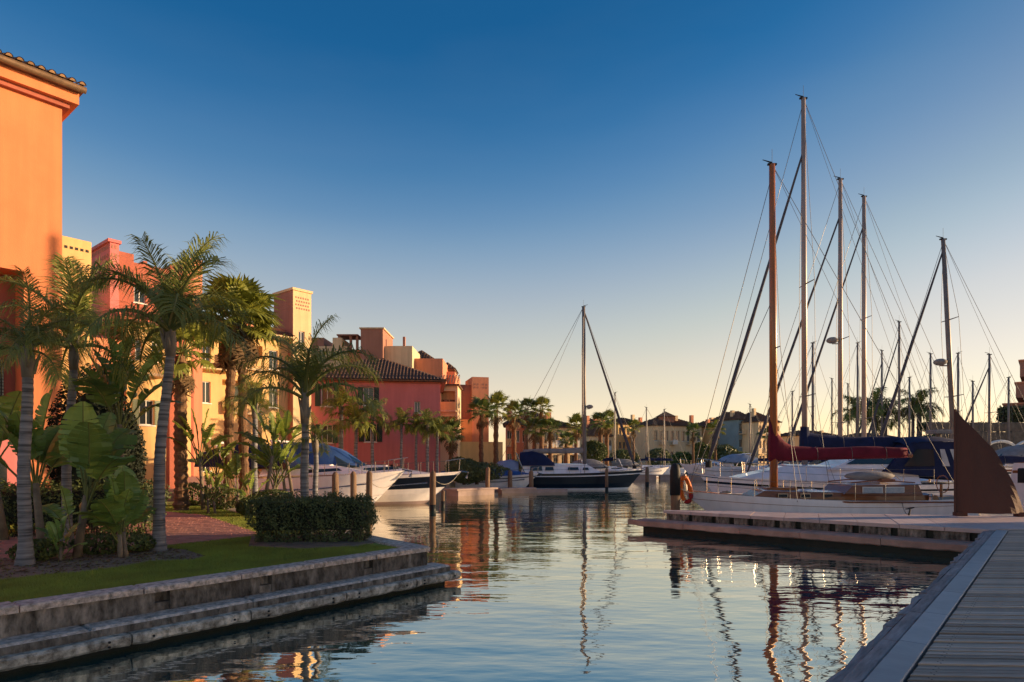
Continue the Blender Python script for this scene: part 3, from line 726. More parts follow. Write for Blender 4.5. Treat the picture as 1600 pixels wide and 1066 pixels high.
def fan_palm(label, px, Ybase, top_py, trunk_w, fr, n, yellow=False, seed=0, skirt=0, zb=QZ, group='fan palms along the quays', lean_px=0, brown=True):
    rr = random.Random(seed); x0 = X(px, Ybase); h = Z(top_py, Ybase) - zb; r_ = trunk_w*Ybase/2000.0
    t = thing('fan_palm', label, 'palm', (x0, Ybase, zb - 0.02), 0, group)
    b, top = ring_trunk(None, h, r_*1.05, r_*.85, (lean_px*Ybase/1000, rr.uniform(-.1, .1)), 22 if Ybase < 30 else 8, 1.25, True)
    b.build('trunk', M_TRUNKB if brown else M_TRUNK, t, smooth=Ybase > 30)
    ms = FANY if yellow else FAN
    for i in range(n):
        a = i*2.39996 + rr.uniform(-.3, .3); e = R(82) - R(118)*(i/n) + rr.uniform(-.15, .15)
        o = link('fan_leaf', rr.choice(ms), t, top + Vector((math.cos(a)*r_*.4, math.sin(a)*r_*.4, .05 + .12*(1 - i/n))), (rr.uniform(-.3, .3), -e, a))
        o.scale = (fr*rr.uniform(.8, 1.15),) * 3
    for i in range(skirt):
        a = i*2.39996; e = R(-62) - R(22)*rr.random()
        o = link('dead_leaf', rr.choice(FAND), t, top + Vector((math.cos(a)*r_*.8, math.sin(a)*r_*.8, -0.05 - rr.random()*0.5)), (rr.uniform(-.4, .4), -e, a))
        o.scale = (fr*rr.uniform(.75, 1.0),) * 3
    return t

def paddle_plant(label, px, Ybase, h, n, yellow=False, seed=0, scale=1.0, stems=1, zb=QZ, az=None, group='paddle-leaved plants in the garden', name='paddle_leaf_plant'):
    """strelitzia: h = height where the leaf stalks leave the stem"""
    rr = random.Random(seed); t = thing(name, label, 'plant', (X(px, Ybase), Ybase, zb - 0.03), 0, group)
    ms = PADDLEY if yellow else PADDLE
    for s_ in range(stems):
        bx, by = (jit(0.25), jit(0.25)) if stems > 1 else (0, 0); hh = h*(1 if s_ == 0 else rr.uniform(.4, .9)); lx = rr.uniform(-.2, .2)*hh
        MB().tube([(bx, by, 0), (bx + lx*.4, by, hh*.5), (bx + lx, by, hh + .15)], [0.085*scale, 0.07*scale, 0.06*scale], 8).build('stem', M_STEM, t, smooth=True)
        m_n = n if s_ == 0 else max(3, n // 2)
        for i in range(m_n):
            side = 1 if i % 2 else -1; fan = (az if az is not None else 0.35) + (0 if side > 0 else math.pi) + rr.uniform(-.9, .9)
            k = min(len(ms) - 1, int(i / m_n * len(ms)))
            o = link('paddle_leaf', ms[k], t, (bx + lx, by, hh + 0.05 - 0.03*i), (rr.uniform(-.15, .15), 0, fan))
            o.scale = (scale*rr.uniform(.8, 1.12),) * 3
    return t

def leaf_cloud(b, n, sampler, size, rr, up=0.3):
    for _ in range(n):
        p, nm = sampler(); s_ = size*rr.uniform(.6, 1.4)
        a = Vector((rr.gauss(0, 1), rr.gauss(0, 1), rr.gauss(0, 1))); d = (nm*0.7 + a*0.5).normalized()
        t = d.cross(Vector((rr.gauss(0, 1), rr.gauss(0, 1), rr.gauss(0, 1)))).normalized(); w = d.cross(t)
        b.face([p - t*s_*.5, p + w*s_*.28 + d*s_*.1, p + t*s_*.5, p - w*s_*.28 + d*s_*.1])

def box_hedge(label, x0, x1, y0, y1, z0, z1, n, size, m=M_HEDGE, rotz=0, loc=(0, 0, 0), seed=1, name='clipped_hedge', round_=0.16):
    rr = random.Random(seed); t = thing(name, label, 'hedge', loc, rotz)
    W, D, H = x1 - x0, y1 - y0, z1 - z0
    def lump(x_, y_, z_): return 0.05*math.sin(x_*7 + 1.3*seed) + 0.05*math.sin(y_*6 + z_*5) + 0.04*math.sin(x_*13 + z_*9)
    def samp():
        f = rr.random(); nm = None
        fx, fy, fz = rr.random(), rr.random(), rr.random()
        A_ = [W*H, W*H, D*H, D*H, W*D]; k = rr.choices(range(5), A_)[0]
        if k == 0: fy = 0; nm = Vector((0, -1, 0))
        elif k == 1: fy = 1; nm = Vector((0, 1, 0))
        elif k == 2: fx = 0; nm = Vector((-1, 0, 0))
        elif k == 3: fx = 1; nm = Vector((1, 0, 0))
        else: fz = 1; nm = Vector((0, 0, 1))
        p = Vector((x0 + W*fx, y0 + D*fy, z0 + H*fz))
        c = Vector(((x0+x1)/2, (y0+y1)/2, (z0+z1)/2)); q = p - c         # round the corners
        e = Vector((abs(q.x)/(W/2), abs(q.y)/(D/2), abs(q.z)/(H/2))); rdn = 1
        ex = sorted(e)[1]
        rdn = 1 - round_*max(0, ex - 0.6)**1.5
        if p.z < z0 + 0.35*H: q.x *= 0.93 ; q.y *= 0.9
        p = c + q*rdn + nm*(lump(*p) + rr.gauss(0, .03) - abs(rr.gauss(0, .05)))
        if rr.random() < 0.05: p = p + nm*rr.uniform(0, .10)
        return p, nm
    b = MB(); leaf_cloud(b, n, samp, size, rr); stuff(b.build('foliage', m, t))
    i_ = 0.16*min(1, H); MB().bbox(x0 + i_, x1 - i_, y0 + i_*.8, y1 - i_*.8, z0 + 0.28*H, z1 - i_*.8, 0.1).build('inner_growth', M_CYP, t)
    tw = MB()
    for _ in range(int(26*W)):
        px_, py_ = rr.uniform(x0 + .1, x1 - .1), rr.uniform(y0 + .05, y1 - .1)
        tw.tube([(px_, py_, z0 - .02), (px_ + rr.uniform(-.12, .12), py_ + rr.uniform(-.1, .05), z0 + H*.3), (px_ + rr.uniform(-.25, .25), py_ + rr.uniform(-.15, .1), z0 + H*.62)], [.012, .009, .004], 4, caps=False)
    stuff(tw.build('twigs', M_TWIG, t))
    return t

def bush(label, c, rx, ry, rz, n, size, m=M_HEDGEY, seed=1, name='round_bush', cat='bush', cone=0.0, group=None, trunk=True):
    rr = random.Random(seed); t = thing(name, label, cat, (c[0], c[1], c[2]), 0, group)
    lob = [(Vector((rr.gauss(0, 1), rr.gauss(0, 1), rr.gauss(0, .7))).normalized(), rr.uniform(.05, .28)) for _ in range(9)]
    def samp():
        d = Vector((rr.gauss(0, 1), rr.gauss(0, 1), rr.gauss(0, 1))).normalized()
        r_ = 0.80 + sum(a*max(0, d.dot(v) - .55)*2.0 for v, a in lob); r_ *= 1 - abs(rr.gauss(0, .13))
        k = 1 - cone*max(0, (d.z + 1)/2)
        return Vector((d.x*rx*r_*k, d.y*ry*r_*k, rz + d.z*rz*r_)), d
    b = MB(); leaf_cloud(b, n, samp, size, rr); stuff(b.build('crown', m, t))
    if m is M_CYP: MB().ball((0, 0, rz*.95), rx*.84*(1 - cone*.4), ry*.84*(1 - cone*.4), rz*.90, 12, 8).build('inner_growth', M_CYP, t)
    MB().tube([(0, 0, -.05), (0, 0, rz*.7), (0, 0, rz*1.2)], [.10*rx, .07*rx, .02*rx], 6).build('trunk', M_TWIG, t)
    return t

# --- near planting bed (left foreground)
feather_palm('grey-trunked feather palm nearest the left edge of the photo', 38, 10.4, 580, 20, 1.10, 14, seed=3, shaft=.55, lean_px=8)
feather_palm('feather palm with a thinner trunk behind the nearest one, left of the tall paddle plant', 103, 13.4, 570, 15, 1.95, 16, seed=5, shaft=.6, lean_px=10)
feather_palm('tallest foreground feather palm, its trunk beside the brick path', 247, 12.0, 548, 18, 1.85, 17, seed=11, shaft=.6, lean_px=19)
hp_ = feather_palm('feather palm rising behind the dark clipped hedge with one long arching frond', 477, 14.6, 655, 15, 1.85, 8, seed=8, shaft=.75, lean_px=0)
for (k_, a_, L_) in ((7, -.12, 2.15), (7, 3.0, 2.0), (3, .5, 2.0), (3, 2.5, 1.9)):
    o_ = link('frond', FROND['g'][k_], hp_, (0, 0, Z(655, 14.6) - QZ + .55), (0, 0, a_)); o_.scale = (L_,)*3
feather_palm('short young palm beside the hedge palm', 494, 15.0, 700, 10, 0.75, 8, 'g', seed=21, shaft=.3)

paddle_plant('paddle-leaved plant with the largest upright leaf, leaning in the foreground bed', 120, 11.2, 0.95, 7, seed=2, scale=.92, az=-1.3)
paddle_plant('tall paddle-leaved plant spreading above the bed between two palms', 190, 13.2, 2.3, 9, seed=9, scale=.95, az=0.9)
paddle_plant('tall paddle-leaved plant right behind the nearest palm trunk', 66, 11.6, 1.15, 9, seed=4, scale=.9, az=1.3)
paddle_plant('low bright paddle-leaved plant left of the tallest palm trunk', 200, 11.4, 0.3, 9, seed=14, scale=.62, stems=2, az=-1.0)
paddle_plant('small paddle-leaved seedling at the foot of the leaning plant', 95, 10.8, 0.1, 7, seed=17, scale=.36)
paddle_plant('single broad young leaf between the palm trunks', 108, 12.2, 0.25, 3, seed=23, scale=.6)
paddle_plant('paddle-leaved plant cut off by the left edge of the photo', 8, 13.5, 1.5, 6, seed=31, scale=.9, az=0.3)
box_hedge('dark clipped box hedge on the lawn beside the water', -1.22, 1.22, -.45, .45, 0, .93, 15000, .05, loc=(X(489, 13.6), 13.6, QZ - .03), rotz=0.06, seed=4)
box_hedge('long shaded hedge behind the foreground palms', -6, 1.9, -.6, .6, 0, 1.15, 12000, .075, loc=(X(112, 14.6), 14.6, QZ - .03), rotz=0.12, seed=6, m=M_HEDGEY)
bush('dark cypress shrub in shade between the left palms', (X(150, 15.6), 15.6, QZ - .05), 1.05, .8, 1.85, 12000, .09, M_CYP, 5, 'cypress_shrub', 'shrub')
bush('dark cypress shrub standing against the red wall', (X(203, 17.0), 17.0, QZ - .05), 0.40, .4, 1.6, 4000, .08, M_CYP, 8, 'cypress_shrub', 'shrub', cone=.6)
for i, (px_, Y_) in enumerate(((150, 11.6), (215, 11.9), (60, 10.9))):
    bush(['low leafy undergrowth below the leaning paddle plant', 'low leafy undergrowth left of the tallest palm', 'low leafy undergrowth behind the nearest palm trunk'][i], (X(px_, Y_), Y_, QZ - .03), .42, .3, .20, 900, .07, M_HEDGEY, 40 + i, 'undergrowth', 'plant')

# --- sunlit row along the far edge of the garden
fan_palm('stout brown-trunked fan palm beside the tallest feather palm', 283, 21.5, 555, 19, 1.25, 24, True, 3, 6)
fan_palm('tall sunlit fan palm with a hanging skirt, left of the pair', 357, 23.5, 505, 15, 1.6, 30, True, 6, 16, lean_px=6)
fan_palm('tall sunlit fan palm with a hanging skirt, right of the pair', 381, 24.0, 500, 14, 1.6, 30, True, 7, 16, lean_px=-4)
feather_palm('young bright feather palm in the sunlit row', 398, 22.6, 650, 10, 1.3, 12, 'y', seed=34, shaft=.4)
for i, (px_, Y_, h_, n_, s_) in enumerate(((318, 21.5, 1.6, 8, .9), (340, 22.5, 1.1, 7, .8), (412, 20.8, 1.7, 9, .95), (436, 21.0, 1.0, 8, .85), (372, 21.2, .5, 7, .75), (330, 20.2, .35, 6, .6), (395, 20.0, .3, 6, .55), (452, 21.6, 1.9, 7, .8))):
    paddle_plant(['sunlit paddle plant right of the stout fan palm', 'sunlit paddle plant left of the tall fan pair', 'sunlit paddle plant right of the tall fan pair', 'sunlit paddle plant with low spreading leaves left of the hedge palm', 'sunlit paddle plant at the foot of the tall fan pair', 'low bright plant beside the end of the brick path', 'low bright plant on the lawn behind the hedge', 'slender sunlit paddle plant nearest the moored cruiser'][i],
                 px_, Y_, h_, n_, True, 60 + i, s_, 1 + (i % 2))
for i, (px_, Y_, rx_, rz_) in enumerate(((345, 21.8, .8, .4), (392, 19.4, .55, .28), (425, 20.6, .7, .42), (300, 23.5, .7, .5))):
    bush(['low sunlit shrub under the paddle plants', 'low sunlit ground shrub left of the clipped hedge', 'leafy sunlit shrub under the right paddle plants', 'leafy shrub behind the stout fan palm'][i], (X(px_, Y_), Y_, QZ - .05), rx_, .5, rz_, 1800, .085, M_HEDGEY, 70 + i, 'garden_shrub', 'shrub')

# --- palms in front of the pink house and farther along the quays
far = [(533, 46, 640, 9, 1.6, 'y', 'bright feather palm against the pink house, leftmost'), (556, 45, 668, 7, 1.9, 'y', 'bushy feather palm between the pink house windows'),
       (582, 45, 655, 6, 1.5, 'g', 'feather palm touching the right window of the pink house'),
       (627, 45.3, 668, 5, 1.25, 'y', 'slim yellow-green palm, first of the row right on the pink wall'), (650, 45.6, 672, 5, 1.1, 'y', 'slim yellow-green palm, second of the row on the pink wall'),
       (668, 45.4, 668, 6, 1.3, 'g', 'green palm near the right corner of the pink house'), (683, 45.8, 680, 6, 1.3, 'g', 'dark palm at the right corner of the pink house')]
for i, (px_, Y_, tp, tw_, L_, k_, lb) in enumerate(far):
    feather_palm(lb, px_, Y_, tp, tw_, L_, 14, k_, seed=80 + i, shaft=.35, far=True, group='palms against the pink house')
farfan = [(705, 50, 680, 7, 1.3, 'dark fan palm in front of the cream balconies'), (752, 56, 645, 7, 1.5, 'fan palm with a dark trunk before the orange block'), (775, 60, 640, 8, 1.6, 'pale-trunked fan palm right of the orange block'),
          (803, 68, 650, 8, 1.6, 'fan palm standing behind the blue-covered boat'), (822, 84, 640, 7, 1.7, 'fan palm above the low cream house, left'), (846, 84, 640, 7, 1.7, 'fan palm above the low cream house, right'),
          (835, 72, 672, 7, 1.6, 'fan palm in front of the low cream house wall, left'), (860, 72, 672, 7, 1.5, 'fan palm in front of the low cream house wall, right'),
          (900, 80, 668, 6, 1.7, 'fan palm just left of the dark yacht mast'), (885, 76, 690, 6, 1.2, 'small fan palm low beside the dark yacht mast'),
          (938, 88, 662, 7, 1.8, 'tall fan palm just right of the dark yacht mast'), (948, 90, 660, 7, 1.8, 'second tall fan palm right of the dark yacht mast')]
for i, (px_, Y_, tp, tw_, fr_, lb) in enumerate(farfan):
    fan_palm(lb, px_, Y_, tp, tw_, fr_, 18, i % 3 == 2, 120 + i, 5)
right = [(1340, 66, 650, 7, 'g', 2.4, 'feather palm left of the tall masts behind the yachts'), (1366, 66, 640, 9, 'g', 2.6, 'tallest feather palm among the masts at right'), (1384, 67, 660, 7, 'g', 2.2, 'shorter feather palm right of the tallest among the masts'),
         (1437, 64, 640, 9, 'g', 2.3, 'feather palm silhouetted left of the rust steel sail'), (1426, 65, 652, 6, 'g', 1.8, 'small feather palm leaning beside the silhouetted one')]
for i, (px_, Y_, tp, tw_, k_, L_, lb) in enumerate(right):
    feather_palm(lb, px_, Y_, tp, tw_, L_, 16, k_, seed=150 + i, shaft=.4, far=True, group='palms behind the yachts at right')
for i, (px_, Y_, rx_, rz_, lb) in enumerate(((745, 47, 1.6, .9, 'dark bushes on the quay below the orange block'), (770, 49, 1.5, .7, 'dark bushes beside the blue-covered boat'), (725, 46.5, 1.3, 1.0, 'dark shrub right of the pink house'), (560, 45.5, 1.6, .6, 'low dark shrub at the foot of the pink house'),
                                          (815, 66, 3.2, .9, 'low hedge before the cream house'), (930, 82, 1.8, 1.6, 'yellow-green shrub right of the dark yacht mast'), (1530, 74, 5.5, 2.6, 'olive green treetop behind the stone wall at right'), (1465, 76, 3.5, 2.0, 'olive green treetop left of the steel sail'))):
    bush(lb, (X(px_, Y_), Y_, QZ - .1 if Y_ < 73 else 1.8), rx_, rx_*.7, rz_, 2600, .05*Y_/12, M_HEDGEY if i in (5, 6, 7) else M_HEDGE, 170 + i, 'quay_bush')

for i, (px_, Y_, rx_, rz_, lb) in enumerate(((975, 128, 3.0, 2.2, 'far green tree left of the wide dark-roofed block'), (1030, 122, 2.4, 2.4, 'far dark tree before the left end of the wide dark-roofed block'), (1066, 126, 2.8, 2.0, 'far green tree before the middle of the wide dark-roofed block'),
                                          (1098, 124, 2.0, 2.8, 'far olive tree at the right end of the wide dark-roofed block'), (1134, 128, 3.2, 2.6, 'far yellow-green tree right of the furled jib'), (1160, 122, 2.2, 2.0, 'far dark tree below the blue grey gable'), (1290, 128, 4.0, 2.2, 'far green tree between the tall masts'))):
    bush(lb, (X(px_, Y_), Y_, .2), rx_, rx_*.7, rz_, 1500, .55, (M_HEDGEY, M_HEDGE, M_FAN)[i % 3], 300 + i, 'far_tree', 'tree', group='trees on the far shore')
for i, (px_, Y_, tp, lb) in enumerate(((990, 120, 668, 'far palm left of the wide dark-roofed block'), (1083, 116, 676, 'far palm before the wide dark-roofed block'), (1118, 118, 672, 'far palm just right of the furled jib'), (1200, 120, 680, 'far palm beside the wooden mast'))):
    fan_palm(lb, px_, Y_, tp, 4, 1.9, 14, i % 2 == 0, 330 + i, 3, group='palms on the far shore')

# ------------------------------------------------------------------ buildings
AX, AY = (1, 0), (0, 1)
def win(parent, t, za, zb, w, y=0.15, shutters=None, bars=True, side=None, frame=M_FRAME, name='window'):
    """window in a front opening (local x = t centre). frame + glazing bars; pane and shutters are its sub-parts. side: x of an end wall instead"""
    b = MB(); f = 0.05
    for (a0, a1, z0, z1) in ((t-w/2, t-w/2+f, za, zb), (t+w/2-f, t+w/2, za, zb), (t-w/2+f, t+w/2-f, za, za+f), (t-w/2+f, t+w/2-f, zb-f, zb)) + (((t-.02, t+.02, za+f, zb-f),) if bars else ()):
        b.box(a0, a1, y - 0.05, y - 0.004, z0, z1)
    o = b.build(name, frame, parent)
    MB().box(t-w/2+f, t+w/2-f, y - 0.022, y - 0.008, za+f, zb-f).build('pane', M_PANE, o)
    MB().bbox(t-w/2-.06, t+w/2+.06, -0.07, 0.0, za-.07, za-.004, .01).build('sill', frame, o)
    if shutters:
        for s in (-1, 1):
            sb = MB(); x0 = t + s*(w/2 + w*.26) - w*.23
            sb.box(x0, x0 + w*.46, -.045, -.004, za, zb)
            for k in range(int((zb-za)/.11)): sb.box(x0 + .04, x0 + w*.46 - .04, -.062, -.045, za + .04 + k*.11, za + .10 + k*.11)
            sb.build('shutter', shutters, o)
    return o

def block(parent, name, m, x0, x1, y0, y1, z0, z1, front=(), left=(), right=(), depth=.2, top=True):
    """a building mass with openings in its front (-y), left (-x) and right (+x) faces"""
    b = MB()
    b.facade((x0, y0), (1, 0), (0, 1), x1-x0, z0, z1, [(a-x0, c-x0, *r_) for (a, c, *r_) in front], depth)
    b.facade((x0, y1), (0, -1), (1, 0), y1-y0, z0, z1, [(y1-c, y1-a, *r_) for (a, c, *r_) in left], depth)
    b.facade((x1, y0), (0, 1), (-1, 0), y1-y0, z0, z1, [(a-y0, c-y0, *r_) for (a, c, *r_) in right], depth)
    b.face([(x1, y1, z0), (x0, y1, z0), (x0, y1, z1), (x1, y1, z1)])
    if top: b.face([(x0, y0, z1), (x1, y0, z1), (x1, y1, z1), (x0, y1, z1)])
    return b.build(name, m, parent)

def tile_strip(b, e0, e1, up, L_, pitch=.25, r=.075, clip=None):
    """barrel tiles on a slope: eave from e0 to e1, slope vector up (unit), length L_ or clip(t)->length"""
    e0, e1, up = Vector(e0), Vector(e1), Vector(up).normalized(); a = (e1 - e0); W = a.length; a.normalize(); nrm = a.cross(up).normalized()
    if nrm.z < 0: nrm = -nrm
    n = max(1, int(W/pitch))
    for i in range(n):
        t = (i + .5)/n*W; l_ = clip(t/W)*L_ if clip else L_
        if l_ < .12: continue
        steps = max(1, int(l_/.42)); c = e0 + a*t
        for s_ in range(steps):
            p0 = c + up*(l_*s_/steps) + nrm*.02; p1 = c + up*(l_*(s_+1)/steps + .03); r0, r1 = r*1.08, r*.88
            ring = lambda p, rr_: [p + a*(rr_*math.cos(q)) + nrm*(rr_*math.sin(q)) for q in (0, .8, 1.57, 2.34, math.pi)]
            b.loft([ring(p0, r0), ring(p1, r1)])
    return b

def hip_roof(parent, x0, x1, y0, y1, z, h, m=M_TILE, over=.35, pitch=.26):
    x0 -= over; x1 += over; y0 -= over; y1 += over; W, D = x1-x0, y1-y0; k = min(W, D)/2
    r0, r1 = (x0 + k, (y0+y1)/2, z+h), (x1 - k, (y0+y1)/2, z+h)
    if W < D: r0, r1 = ((x0+x1)/2, y0 + k, z+h), ((x0+x1)/2, y1 - k, z+h)
    b = MB()
    c = [(x0, y0, z), (x1, y0, z), (x1, y1, z), (x0, y1, z)]
    if W >= D: b.face([c[0], c[1], r1, r0]); b.face([c[1], c[2], r1]); b.face([c[2], c[3], r0, r1]); b.face([c[3], c[0], r0])
    else: b.face([c[0], c[1], r0]); b.face([c[1], c[2], r1, r0]); b.face([c[2], c[3], r1]); b.face([c[3], c[0], r0, r1])
    b.face(c[::-1]); b.box(x0 + .03, x1 - .03, y0 + .03, y1 - .03, z - .10, z - .006)
    o = b.build('roof', m, parent)
    t = MB(); sl = math.hypot(k, h); cl = lambda L__: (lambda q: min(1, q*L__/k, (1-q)*L__/k))
    tile_strip(t, c[0], c[1], (0, k, h), sl, pitch, pitch*.31, cl(W)); tile_strip(t, c[3], c[0], (k, 0, h), sl, pitch, pitch*.31, cl(D)); tile_strip(t, c[1], c[2], (-k, 0, h), sl, pitch, pitch*.31, cl(D))
    tile_strip(t, c[2], c[3], (0, -k, h), sl, pitch*2, pitch*.6, cl(W))
    stuff(t.build('roof_tiles', m, o))
    return o

def lattice(parent, m, pts, y=-.012, s=.14):
    b = MB()
    for (x_, z_) in pts: b.box(x_ - s/2, x_ + s/2, y, y + .01, z_ - s/2, z_ + s/2)
    return b.build('lattice_vents', m, parent)

def near_corner(px, Y): return (X(px, Y), Y, QZ - .05)

# orange corner building at the far left (origin = its right-hand corner)
ob = thing('orange_building', 'tall orange stucco building with clay tile eave at the left edge', 'building', near_corner(97, 20.0), ANG)
TOP = Z(160, 20) - QZ
rec = 0.98
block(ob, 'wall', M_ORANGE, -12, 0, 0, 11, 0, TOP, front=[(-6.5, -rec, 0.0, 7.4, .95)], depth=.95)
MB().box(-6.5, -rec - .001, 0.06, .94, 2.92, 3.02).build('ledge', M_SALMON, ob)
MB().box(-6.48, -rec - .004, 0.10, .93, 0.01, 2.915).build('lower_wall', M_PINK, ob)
MB().box(-6.48, -rec - .004, .905, .94, 3.03, 7.38).build('recess_shade_wall', M_RED, ob)  # red sheet lining the recess; its shade is put into the colour
wg = MB()
for i in range(8): wg.box(-2.05 + i*.1, -2.03 + i*.1, .80, .84, 3.35, 4.75)
for i in range(14): wg.box(-2.1, -1.28, .81, .83, 3.38 + i*.1, 3.40 + i*.1)
g_ = wg.build('window_grille', M_IRON, ob); MB().box(-2.1, -1.28, .85, .90, 3.33, 4.78).build('pane', M_PANE, g_)
b = MB(); pts_ = [(-1.62 + .26*math.cos(a), 1.55 + .26*math.sin(a)) for a in [math.pi*i/10 for i in range(11)]] + [(-1.88, 0.75), (-1.36, 0.75)]
b.add([(p[0], .092, p[1]) for p in pts_], [tuple(range(len(pts_)))]); aw = b.build('arched_window', M_PANE, ob)
MB().bbox(-1.95, -1.29, .04, .10, .66, .74, .01).build('sill', M_FRAME, aw)
# cornice and tiled eave
MB().box(-12.3, .36, -.34, 11.3, TOP + .003, TOP + .36).build('cornice', M_ORANGE, ob)
MB().box(-12.35, .16, -.16, 11.2, TOP - .14, TOP).build('cornice_moulding', M_RED, ob)
MB().tube([(-12.5, -.55, TOP + .42), (.48, -.55, TOP + .42)], .10, 10).build('gutter', M_GUTTER, ob, smooth=True)
rf = MB(); ze = TOP + .50; k = 5.9
rf.face([(-12.6, -.6, ze), (.46, -.6, ze), (.46 - k, 5.3, ze + 2.1), (-12.6, 5.3, ze + 2.1)]); rf.face([(.46, -.6, ze), (.46, 11.2, ze), (.46 - k, 5.3, ze + 2.1)])
rf.face([(-12.6, 5.3, ze + 2.1), (.46 - k, 5.3, ze + 2.1), (.46, 11.2, ze), (-12.6, 11.2, ze)])
rf.box(-12.6, .44, -.58, 11.2, ze - .14, ze - .004)
ro = rf.build('roof', M_TILE, ob)
tm = MB(); ringp = lambda y_, rr_, z_: [(rr_*math.cos(q), y_, z_ + rr_*math.sin(q)) for q in [math.pi*i/8 for i in range(9)]]
tm.loft([ringp(0, .098, 0), ringp(.5, .085, .17)]); tm.loft([[(x_*.86, y_, z_*.86 if z_ > 0 else z_) for (x_, y_, z_) in ringp(0, .098, 0)], [(x_*.86, y_, z_) for (x_, y_, z_) in ringp(.5, .085, .16)]])
tm.add([(x_*.85, .012, z_*.85) for (x_, y_, z_) in ringp(0, .098, 0)], [tuple(range(9))])
tme = tm.mesh('roof_tile', M_TILEL, True)
for i in range(34):
    for j in range(3):
        xx = .36 - i*.262
        if xx > .55 - j*.42: continue
        link('roof_tile', tme, ro, (xx, -.68 + j*.42, ze + .015 + j*.15), (jit(.02), jit(.03), jit(.03)))
tl = MB(); tile_strip(tl, (-12.4, .6, ze + .42), (.6, .6, ze + .42), (0, k, 2.1), 4.8, .262, .09, lambda q: min(1, (1-q)*13/4.8)); stuff(tl.build('roof_tiles', M_TILE, ro))
tl = MB(); tile_strip(tl, (.48, -.5, ze), (.48, 11, ze), (-k, 0, 2.1), 6.0, .262, .09, lambda q: min(1, q*2, (1-q)*2)); stuff(tl.build('roof_tiles', M_TILE, ro))

# row of blocks behind the palms
def slab(label, name, m, px, Y, lx, ly, top_py, front=(), left=(), extra=None, cat='building'):
    t = thing(name, label, cat, near_corner(px, Y), ANG); zt = Z(top_py, Y) - QZ + .05
    block(t, 'wall', m, 0, lx, 0, ly, 0, zt, front, left)
    if extra: extra(t, zt)
    return t
def vents(side, rows, n, w, s=.15, m=M_IRON):
    def f(t, zt):
        b = MB()
        for r_ in rows:
            for i in range(n):
                c = w*(i + .8)/(n + .6)
                if side == 'f': b.box(c - s/2, c + s/2, -.012, .02, zt - r_ - s/2, zt - r_ + s/2)
                else: b.box(-.012, .02, c - s/2, c + s/2, zt - r_ - s/2, zt - r_ + s/2)
        stuff(b.build('lattice_vents', m, t))
    return f
slab('narrow ochre wall with a row of vents beside the orange building', 'ochre_block', M_YELLOW, 70, 27.5, 1.75, 5, 362, extra=vents('f', (.45,), 8, 1.75, .12))
def capped(t, zt):
    MB().box(-.12, .5, -.1, 4.9, zt - .14, zt + .02).build('cornice', M_PINK, t)
    b = MB()
    for z_ in (.34, .78):
        for i in range(17): b.box(-.014, .03, .25 + i*.26, .40 + i*.26, zt - z_ - .1, zt - z_ + .1)
        for i in range(2): b.box(.06 + i*.16, .15 + i*.16, -.014, .03, zt - z_ - .1, zt - z_ + .1)
    stuff(b.build('lattice_vents', M_BROWNST, t))
slab('pink tower with two rows of vents and a capped top', 'pink_tower', M_PINK, 172, 33.0, .42, 4.8, 374, extra=capped)
def redx(t, zt):
    for (x0, x1, h_) in ((0, .75, .45), (1.25, 1.45, .22), (2.7, 2.9, .3)): MB().box(x0, x1, .03, 1.6, zt + .003, zt + h_).build('parapet', M_RED, t)
    win(t, 1.05, zt - 2.2, zt - 1.2, .6); win(t, 2.6, zt - 2.2, zt - 1.2, .6); win(t, 1.05, zt - 6.2, zt - 5.0, .8, shutters=M_SHUT); win(t, 2.8, zt - 6.2, zt - 5.0, .8, shutters=M_SHUT)
    win(t, 1.2, zt - 9.6, zt - 8.2, .8, shutters=M_SHUT)
    b = MB(); b.box(.2, 3.4, -1.0, -.01, zt - 3.9, zt - 3.78); o = b.build('balcony_roof', M_TILE, t)
    tl = MB(); tile_strip(tl, (.2, -1.05, zt - 3.78), (3.4, -1.05, zt - 3.78), (0, 1, .35), 1.1, .24, .08); stuff(tl.build('roof_tiles', M_TILE, o))
    for x_ in (.3, 3.3): MB().box(x_ - .12, x_ + .12, -.95, -.72, 0, zt - 3.905).build('pillar', M_YELLOW, t)
    MB().box(.2, 3.4, -1.0, -.01, zt - 6.9, zt - 6.7).build('balcony_slab', M_CREAM, t)
slab('red stucco block with stepped parapet behind the left palms', 'red_block', M_RED, 186, 35.0, 4.0, 8, 405,
     front=[(.75, 1.35, Z(405, 35)-QZ+.05-2.2, Z(405, 35)-QZ+.05-1.2), (2.3, 2.9, Z(405, 35)-QZ+.05-2.2, Z(405, 35)-QZ+.05-1.2)], extra=redx)
slab('salmon tower with small vents behind the tallest palm', 'salmon_tower', M_SALMON, 292, 39.5, .95, 3, 402, extra=lambda t, zt: (vents('f', (1.1, 1.35), 3, .95, .10)(t, zt), MB().box(-.25, .0, .1, 2.8, 0, zt - .35).build('side_wall', M_SALMON, t)))
slab('pale pink wall between the orange building and the red block', 'pink_low_block', M_SALMON, 100, 30.5, 3.1, 6, 520,
     front=[(1.9, 2.6, 4.2, 5.4), (1.9, 2.6, 1.0, 2.4)], extra=lambda t, zt: (win(t, 2.25, 4.2, 5.4, .7), win(t, 2.25, 1.0, 2.4, .7, shutters=M_SHUT),
     stuff(tile_strip(MB(), (-.2, -.3, zt), (3.3, -.3, zt), (0, 1, .4), 2.2, .25, .08).build('roof_tiles', M_TILE, t))))
